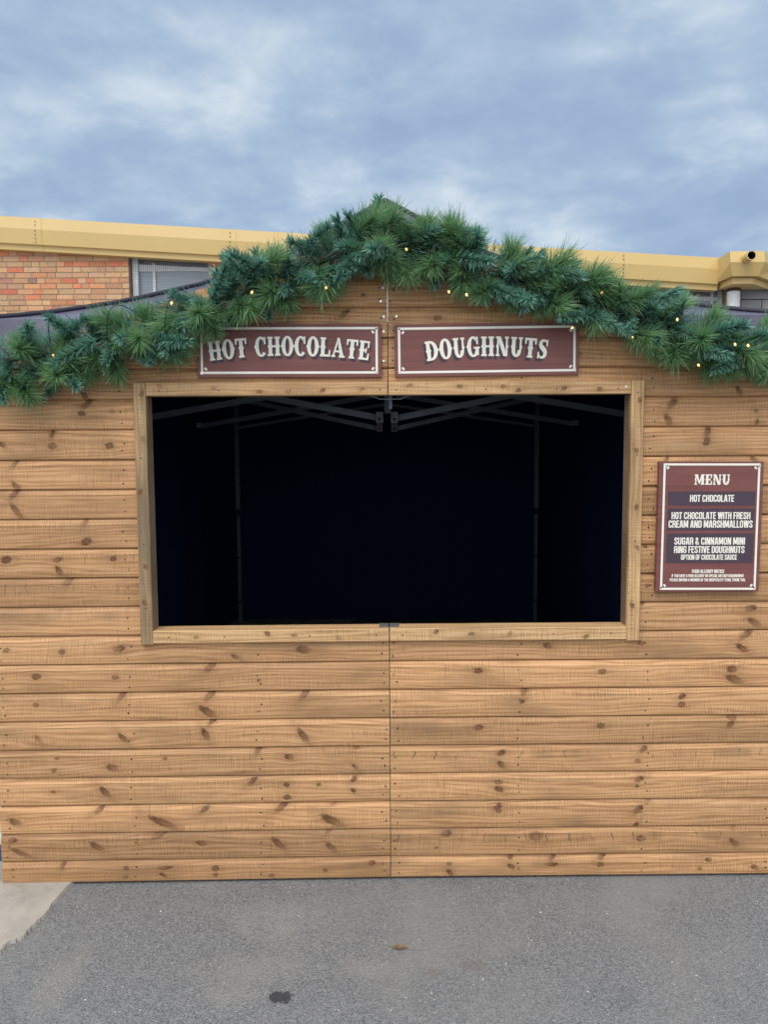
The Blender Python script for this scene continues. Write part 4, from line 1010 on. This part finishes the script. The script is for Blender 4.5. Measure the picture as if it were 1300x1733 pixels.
LOX = [(-80, 680), (0, 672), (100, 666), (150, 650), (250, 633), (300, 612), (340, 598), (350, 570), (400, 558), (450, 545), (500, 545), (550, 518), (600, 488), (656, 458), (700, 488), (780, 508), (860, 528), (930, 543), (1000, 562), (1040, 572), (1090, 588), (1130, 618), (1200, 638), (1250, 650), (1400, 660)]
UPX = [(a, b_ - 9) for a, b_ in UPX]; LOX = [(a, b_ + (12 if a < 345 or a > 1040 else 5)) for a, b_ in LOX]
def curve(c, x):
    for (a, ya), (b_, yb) in zip(c[:-1], c[1:]):
        if a <= x <= b_: return ya + (yb - ya) * (x - a) / (b_ - a)
    return c[0][1] if x < c[0][0] else c[-1][1]
def inside_band(p):
    v = p - CAM; z = v.dot(FW); x, y = 650 + F * v.dot(RT) / z, 866.5 - F * v.dot(UP) / z
    return curve(UPX, x) < y < curve(LOX, x)
nf = {'pine_sprig': sum(1 for a in FIX if a[0] == 'p'), 'fir_sprig': sum(1 for a in FIX if a[0] == 'f')}
for kind in ('pine_sprig', 'fir_sprig'):
    n_ = {'pine_sprig': 100 - nf['pine_sprig'], 'fir_sprig': 100 - nf['fir_sprig']}[kind]
    for i in range(n_):
        for tries in range(25):
            p, tg = path_at((i + R.uniform(.0, 1.0)) / n_); side = -1 if p.x < 0 else 1; n = NRM[side]; perp = n.cross(tg).normalized()
            if perp.z < 0: perp = -perp
            up = R.random() < .5; off = perp * (R.uniform(.0, .045) if up else -R.uniform(.0, .06)); nn = R.uniform(.15, .8) if kind == 'pine_sprig' else R.uniform(.25, 1.0)
            d = (tg * R.uniform(-.9, .9) + perp * (R.uniform(.1, .8) if up else -R.uniform(.1, .8)) + n * nn).normalized()
            var = R.randrange(0, 4) if kind == 'pine_sprig' else R.randrange(1, 6); root = p + off + n * (R.uniform(-.02, .02) if kind == 'pine_sprig' else R.uniform(.01, .06))
            if inside_band(root + d * (PROTO[kind][var][0] + (.06 if kind == 'pine_sprig' else .02))): break
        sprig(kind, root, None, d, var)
mb = MB(); R.seed(31)
for i in range(11000):
    p, tg = path_at(R.random()); side = -1 if p.x < 0 else 1; n = NRM[side]; perp = n.cross(tg).normalized(); a = R.uniform(0, 6.283)
    rd = perp * math.cos(a) + n * math.sin(a) * .8; b_ = p + rd * R.uniform(.0, .078) - n * .012; tn = min(1, max(0, R.gauss(.3, .2)))
    if not inside_band(b_ + rd * .05): continue
    needle(mb, b_, (rd + tg * R.uniform(-.8, .8) + Vector((0, 0, R.uniform(-.4, .4)))).normalized(), R.uniform(.035, .065), .0028, (tn, tn, tn, 1))
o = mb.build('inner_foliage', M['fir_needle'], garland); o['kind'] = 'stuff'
mb = MB(); mb.tube([path_at(i / 60)[0] + Vector((0, 0, .006 * math.sin(i))) for i in range(61)], .009, 6); mb.build('core_wire', M['twig'], garland, smooth=True)

# ------------------------------------------------------------------ fairy lights
lights = thing('fairy_lights', 'string of small warm fairy lights wound through the garland', 'string lights', PATH[8])
BULBS = [(90, 602), (290, 513), (426, 495), (552, 487), (562, 455), (636, 416), (688, 422), (760, 494), (790, 499), (969, 555), (1019, 495), (1071, 571), (1147, 541), (1183, 618), (1245, 583), (1267, 585)]
for (px, py) in BULBS:
    p = gp(px, py, R.uniform(.10, .17)); dv = Vector((R.uniform(-.5, .5), R.uniform(-.3, .1), R.uniform(-1, -.3))).normalized()
    mb = MB(); L_ = .012
    mb.tube([p - dv * L_ * .5, p - dv * L_ * .25, p, p + dv * L_ * .3, p + dv * L_ * .5], [.0026, .0040, .0046, .0032, .0008], 8)
    bo = mb.build('bulb', M['bulb'], lights, smooth=True)
    mb = MB(); mb.tube([p - dv * L_ * 1.1, p - dv * L_ * .48], [.0030, .0034], 8); mb.build('bulb_holder', M['cable'], bo)
    mb = MB(); fw = (CAM - p).normalized(); mb.disc(p + fw * .0048, fw, .0022, 0, 8); mb.build('filament', M['filament'], bo)
cab = []
for i in range(260):
    q = .03 + .94 * i / 259; p, tg = path_at(q); side = -1 if p.x < 0 else 1; n = NRM[side]; perp = n.cross(tg); ph = i * .42
    cab.append(p + n * (.055 + .06 * math.sin(ph)) + perp * .07 * math.cos(ph * .83))
mb = MB(); mb.tube(cab, .0017, 5); mb.build('cable', M['cable'], lights, smooth=True)
mb = MB(); pc = gp(1281, 622, .075)
mb.tube([pc + Vector((-.004, 0, .085)), pc + Vector((-.002, 0, .045)), pc + Vector((-.001, 0, .043)), pc, pc + Vector((.002, 0, -.035))], [.006, .008, .013, .014, .013], 8)
mb.build('plug', M['collar'], lights, smooth=True)
mb = MB(); mb.tube([gp(1283, 636, .06), gp(1290, 641, .045), gp(1302, 648, .03), gp(1325, 660, .03)], .0026, 6); mb.build('flex', M['collar'], lights, smooth=True)

# ------------------------------------------------------------------ brick building behind
YBD = 8.0
bld = thing('brick_building', 'brick building with sloping yellow metal fascia behind the stall', 'building', (0, YBD, 0))
bx = lambda px, py=450, Y=YBD: at_y(px, py, Y)
YFA = YBD - .16
# fascia: profile swept along the sloping eave
fl, fr_ = bx(0, 365, YFA), bx(1215, 435.5, YFA); SLO = (fr_.z - fl.z) / (fr_.x - fl.x)
PRF = [(YBD + .1, 0.002), (YFA + .055, 0), (YFA + .028, .004), (YFA, -.155), (YFA + .018, -.352), (YFA + .050, -.356), (YFA + .055, -.362), (YFA + .058, -.430), (YBD + .03, -.432)]
ztop = lambda x: fl.z + SLO * (x - fl.x)
def sweep(x0, x1, grow=0.0):
    mb = MB()
    for (y0, a), (y1, b_) in zip(PRF[:-1], PRF[1:]):
        mb.face([(x0, y0 - grow, ztop(x0) + a), (x1, y0 - grow, ztop(x1) + a), (x1, y1 - grow, ztop(x1) + b_), (x0, y1 - grow, ztop(x0) + b_)][::-1])
    return mb
XH0, XH1 = bx(1216, 470, YFA).x, bx(1316, 470, YFA).x
fa = sweep(-12, XH0 + .02).build('fascia', M['fascia'], bld)
sweep(XH1 - .02, 14).build('fascia', M['fascia'], bld)
for px in (65, 395, 730, 1063):
    x = bx(px, 400, YFA).x; mb = sweep(x - .035, x + .035, .004); j = mb.build('joint_cover', M['fascia'], fa)
    mb = MB()
    for q in (-.045, -.095, -.17, -.22, -.27, -.32):
        yy = YFA + (.028 * (1 + q / .155) if q > -.155 else .018 * (-q - .155) / .2)
        for e in (-.05, ): mb.disc((x + e, yy - .006, ztop(x) + q), (0, -1, 0), .007, 0, 8, .003)
    mb.build('rivets', M['rust'], fa)
# rainwater hopper box
def hop(y, a, x0, x1): return y, a, x0, x1
hx0, hx1 = XH0, XH1; DEP = .42; yq = YFA - DEP
zt_ = bx(1240, 424, yq).z; fx0, fx1 = bx(1237.5, 440, yq).x, bx(1296, 440, yq).x
mz = bx(1240, 443.5, yq).z; lz = bx(1240, 467, yq + .05).z
sec = [(zt_, .035, .0), (mz, 0, 0), (lz, .06, .05)]
mb = MB(); rings = []
for (z, inn, pin) in sec:
    rings.append([Vector((hx0 - .0, YFA + inn * .3 + .03, z)), Vector((fx0 + pin, yq + inn, z)), Vector((fx1 - pin, yq + inn, z)), Vector((hx1, YFA + inn * .3 + .03, z))])
for r0, r1 in zip(rings[:-1], rings[1:]):
    for i in range(3): mb.face([r1[i], r1[i + 1], r0[i + 1], r0[i]])
mb.face(rings[0] + [Vector((hx1, YBD + .1, zt_)), Vector((hx0, YBD + .1, zt_))]); mb.face(rings[-1][::-1])
hp_ = mb.build('rainwater_hopper', M['fascia'], bld)
mb = MB(); z0, z1 = lz - .006, lz - .085; L1 = [Vector((hx0 + .05, YFA + .09, 0)), Vector((fx0 + .09, yq + .13, 0)), Vector((fx1 - .09, yq + .13, 0)), Vector((hx1 - .05, YFA + .09, 0))]
for i in range(3): mb.face([L1[i] + Vector((0, 0, z1)), L1[i + 1] + Vector((0, 0, z1)), L1[i + 1] + Vector((0, 0, z0)), L1[i] + Vector((0, 0, z0))])
mb.face([p + Vector((0, 0, z1)) for p in L1][::-1]); mb.build('hopper_lip', M['fascia'], hp_)
po = bx(1273, 432, yq - .16); pb_ = Vector((po.x, yq + .06, po.z))
mb = MB(); ro, ri = .062, .052; segs = 16
mb.tube([pb_, po], ro, segs, 0, False)
ring_ = lambda c, r: [c + Vector((math.cos(j * 6.2832 / segs) * r, 0, math.sin(j * 6.2832 / segs) * r)) for j in range(segs)]
A2, B2, C2 = ring_(po, ro), ring_(po, ri), ring_(po + Vector((0, .15, 0)), ri)
for j in range(segs):
    k = (j + 1) % segs; mb.face([A2[j], A2[k], B2[k], B2[j]]); mb.face([B2[j], B2[k], C2[k], C2[j]], 1)
mb.face(C2, 1); mb.build('overflow_pipe', [M['fascia'], M['pipe_dark']], hp_)
# downpipe
dpx = (bx(1232, 500, YBD - .14).x + bx(1252.5, 500, YBD - .14).x) / 2; dr = (bx(1252.5, 500, YBD - .14).x - bx(1232, 500, YBD - .14).x) / 2
zt2 = bx(1240, 494, YBD - .14).z
mb = MB(); mb.tube([(dpx, YBD - .14, .05), (dpx, YBD - .14, zt2)], dr, 14); dp = mb.build('downpipe', M['white_paint'], bld)
mb = MB(); mb.tube([(dpx, YBD - .14, zt2 - .02), (dpx, YBD - .14, zt2 + .06)], dr * .93, 14); mb.tube([(dpx, YBD - .14, zt2 + .03), (dpx, YBD - .14, zt2 + .055)], dr * 1.06, 14); mb.build('pipe_collar', M['rust'], dp)
# walls: bricks laid one by one with window openings
WX = [(bx(217).x, bx(356).x), (bx(1000).x, bx(1229).x)]; ZW0 = bx(300, 640).z
XL, XR = -11.9, bx(1256).x
R.seed(5); BC = [(.62, .355, .185), (.65, .39, .20), (.60, .32, .175), (.66, .30, .15), (.66, .235, .12), (.66, .20, .11), (.58, .35, .20), (.54, .30, .185), (.34, .18, .14), (.48, .24, .16), (.60, .37, .21)]
BW = [6, 5, 5, 5, 3, 2, 4, 3, .8, 2, 4]
mb = MB(); row = 0; z = .05
def wall_top(x): return ztop(x) - .425
while z < 5.4:
    x = XL + R.uniform(-.2, 0)
    while x < XR:
        ln = .218 if R.random() < .68 else .105
        a, b_ = x, min(x + ln, XR)
        z0, z1 = z, z + .064
        for (w0, w1) in WX:
            if z1 > ZW0:
                if a < w0 < b_: b_ = w0
                elif w0 <= a < w1: a = min(b_, w1) if b_ > w1 else 1e9
        if a < b_ - .01 and z0 < wall_top(a) + .1:
            c = R.choices(BC, BW)[0]; k = R.uniform(.85, 1.15); j = R.uniform(0, .004)
            c = (c[0] * k, c[1] * k * R.uniform(.95, 1.06), c[2] * k, 1)
            mb.box((a, YBD - .004 - j, z0), (b_ - a, 0, 0), (0, .03, 0), (0, 0, z1 - z0), c=c)
        x += ln + .010
    z += .0748; row += 1
mb.build('brick_facing', M['brick'], bld)
mb = MB()     # mortar bed behind, cut round the windows
def slabs(xs):
    for x0, x1, z0, z1 in xs: mb.box((x0, YBD + .001, z0), (x1 - x0, 0, 0), (0, .20, 0), (0, 0, z1 - z0))
slabs([(XL, WX[0][0], .0, ztop(WX[0][0]) - .2), (WX[0][0], WX[0][1], 0, ZW0), (WX[0][1], WX[1][0], 0, ztop(WX[1][0]) - .2), (WX[1][0], WX[1][1], 0, ZW0), (WX[1][1], XR, 0, ztop(XR) - .2)])
mb.build('mortar', M['mortar'], bld)
# grey block end with white pointing
mb = MB(); z = .05; zr0 = bx(1275, 507, YBD).z; vx = bx(1290, 515, YBD).x
k0 = int(zr0 / .235) + 1; zs = zr0 - k0 * .235
r_i = 0
for i in range(k0 + 4):
    z0, z1 = zs + i * .235 + .006, zs + (i + 1) * .235 - .006
    x = vx - 1.2 + (0 if i % 2 == (k0 - 1) % 2 else .3)
    while x < 14:
        a, b_ = max(x + .006, XR + .012), x + .594
        z1c = min(z1, ztop(b_) - .2)
        if b_ > a + .02 and z1c > z0 + .01: mb.box((a, YBD - .003, max(z0, .01)), (b_ - a, 0, 0), (0, .05, 0), (0, 0, z1c - max(z0, .01)))
        x += .6
mb.build('block_facing', M['concrete_block'], bld)
mb = MB(); mb.box((XR + .003, YBD + .0005, 0), (14 - XR, 0, 0), (0, .2, 0), (0, 0, ztop(14) - .2)); mb.build('pointing', M['pointing'], bld)
mb = MB(); mb.box((XL, YBD + 5, 0), (14 - XL, 0, 0), (0, .2, 0), (0, 0, 4.2)); mb.build('rear_wall', M['mortar'], bld)
mb = MB(); mb.face([(-12, YBD + .1, ztop(-12) - .01), (14, YBD + .1, ztop(14) - .01), (14, YBD + 5.2, ztop(14) - .1), (-12, YBD + 5.2, ztop(-12) - .1)]); mb.build('flat_roof', M['binding'], bld)
def window(x0, x1, muls, z0=ZW0, blind=None):
    zt = lambda x: ztop(x) - .43
    hd = min(zt(x0), zt(x1)) - bx(0, 0).z * 0
    fr = MB(); y = YBD + .10; ty = .05
    head = zt(x1) - .03
    fr.box((x0 + .034, y - .05, z0), (.078, 0, 0), (0, ty, 0), (0, 0, head - z0 + .2)); fr.box((x1 - .055, y, z0), (.055, 0, 0), (0, ty, 0), (0, 0, head - z0 + .2))
    for mx in muls: fr.box((mx - .018, y - .012, z0 + .05), (.036, 0, 0), (0, ty, 0), (0, 0, head - z0))
    fr.box((x0 + .055, y + .003, head - .06), (x1 - x0 - .11, 0, 0), (0, ty - .006, 0), (0, 0, .045)); fr.box((x0 + .055, y + .003, z0), (x1 - x0 - .11, 0, 0), (0, ty - .006, 0), (0, 0, .05))
    w_ = fr.build('window', M['white_paint'], bld)
    m2 = MB(); m2.box((x0 + .05, y + .02, z0 + .04), (x1 - x0 - .1, 0, 0), (0, .006, 0), (0, 0, head - z0 - .07)); m2.build('pane', M['glass'], w_)
    m2 = MB(); za, zb = zt(x0) - .115, zt(x1) - .10
    for (ya, yb, q0, q1) in ((y - .006, y + .045, 0, .055),): m2.box((x0 + .05, ya, za), (x1 - x0 - .1, 0, zb - za), (0, yb - ya, 0), (0, 0, q1))
    m2.build('head_rail', M['white_paint'], w_)
    m2 = MB(); m2.box((x0, y + .060, zb + .02), (x1 - x0, 0, 0), (0, .02, 0), (0, 0, .6)); m2.build('head_panel', M['flaked'], w_)
    m2 = MB(); m2.box((x0 - .0, YBD + .30, z0 - .1), (x1 - x0, 0, 0), (0, .02, 0), (0, 0, head - z0 + .3)); m2.build('dark_backing', M['dark_room'], w_)
    # welded mesh guard over the opening
    m2 = MB(); yg = YBD + .02; x = x0 + .03
    while x < x1 - .01: m2.box((x, yg, z0), (.0024, 0, 0), (0, .003, 0), (0, 0, zt(x) - z0 - .004)); x += .028
    z = z0 + .02
    while z < zt(x0): 
        xe = x1
        if z > zt(x1): xe = x0 + (z - zt(x0)) / SLO
        if xe > x0 + .05: m2.box((x0 + .01, yg + .0031, z), (xe - x0 - .02, 0, 0), (0, .003, 0), (0, 0, .0024))
        z += .028
    m2.build('mesh_guard', M['wire'], w_)
    m2 = MB(); m2.box((x0 - .0, YBD - .006, z0), (.03, 0, 0), (0, .12, 0), (0, 0, zt(x0) - z0 - .005)); m2.build('edge_angle', M['rust'], w_)
    return w_
w1 = window(*WX[0], [bx(256.5).x])
m2 = MB()
x0c, x1c = bx(229).x, bx(254).x; n_ = 24
for i in range(n_):
    xa, xb = x0c + (x1c - x0c) * i / n_, x0c + (x1c - x0c) * (i + 1) / n_; ya, yb = YBD + .2 + .012 * math.sin(i * 1.3), YBD + .2 + .012 * math.sin((i + 1) * 1.3)
    m2.face([(xa, ya, ZW0), (xb, yb, ZW0), (xb, yb, 4.2), (xa, ya, 4.2)])
m2.build('curtain', M['curtain'], w1)
w2 = window(*WX[1], [bx(1070).x, bx(1140).x, bx(1212).x])

# ------------------------------------------------------------------ pale panel beside the stall, at the frame's left edge
pp = thing('upright_panel', 'pale grey upright panel with navy foot, behind the stall left corner', 'panel', (-2.0, .16, 0))
mb = MB(); mb.box((-2.45, .13, .072), (.90, 0, 0), (0, .035, 0), (0, 0, 2.05)); mb.build('sheet', M['pale_panel'], pp, bevel=.003)
mb = MB(); mb.box((-2.46, .112, .013), (.915, 0, 0), (0, .07, 0), (0, 0, .058)); mb.build('foot', M['navy'], pp, bevel=.004)
mb = MB(); mb.box((-2.45, .127, .245), (.902, 0, 0), (0, .041, 0), (0, 0, .016)); mb.build('stripe', M['navy'], pp)
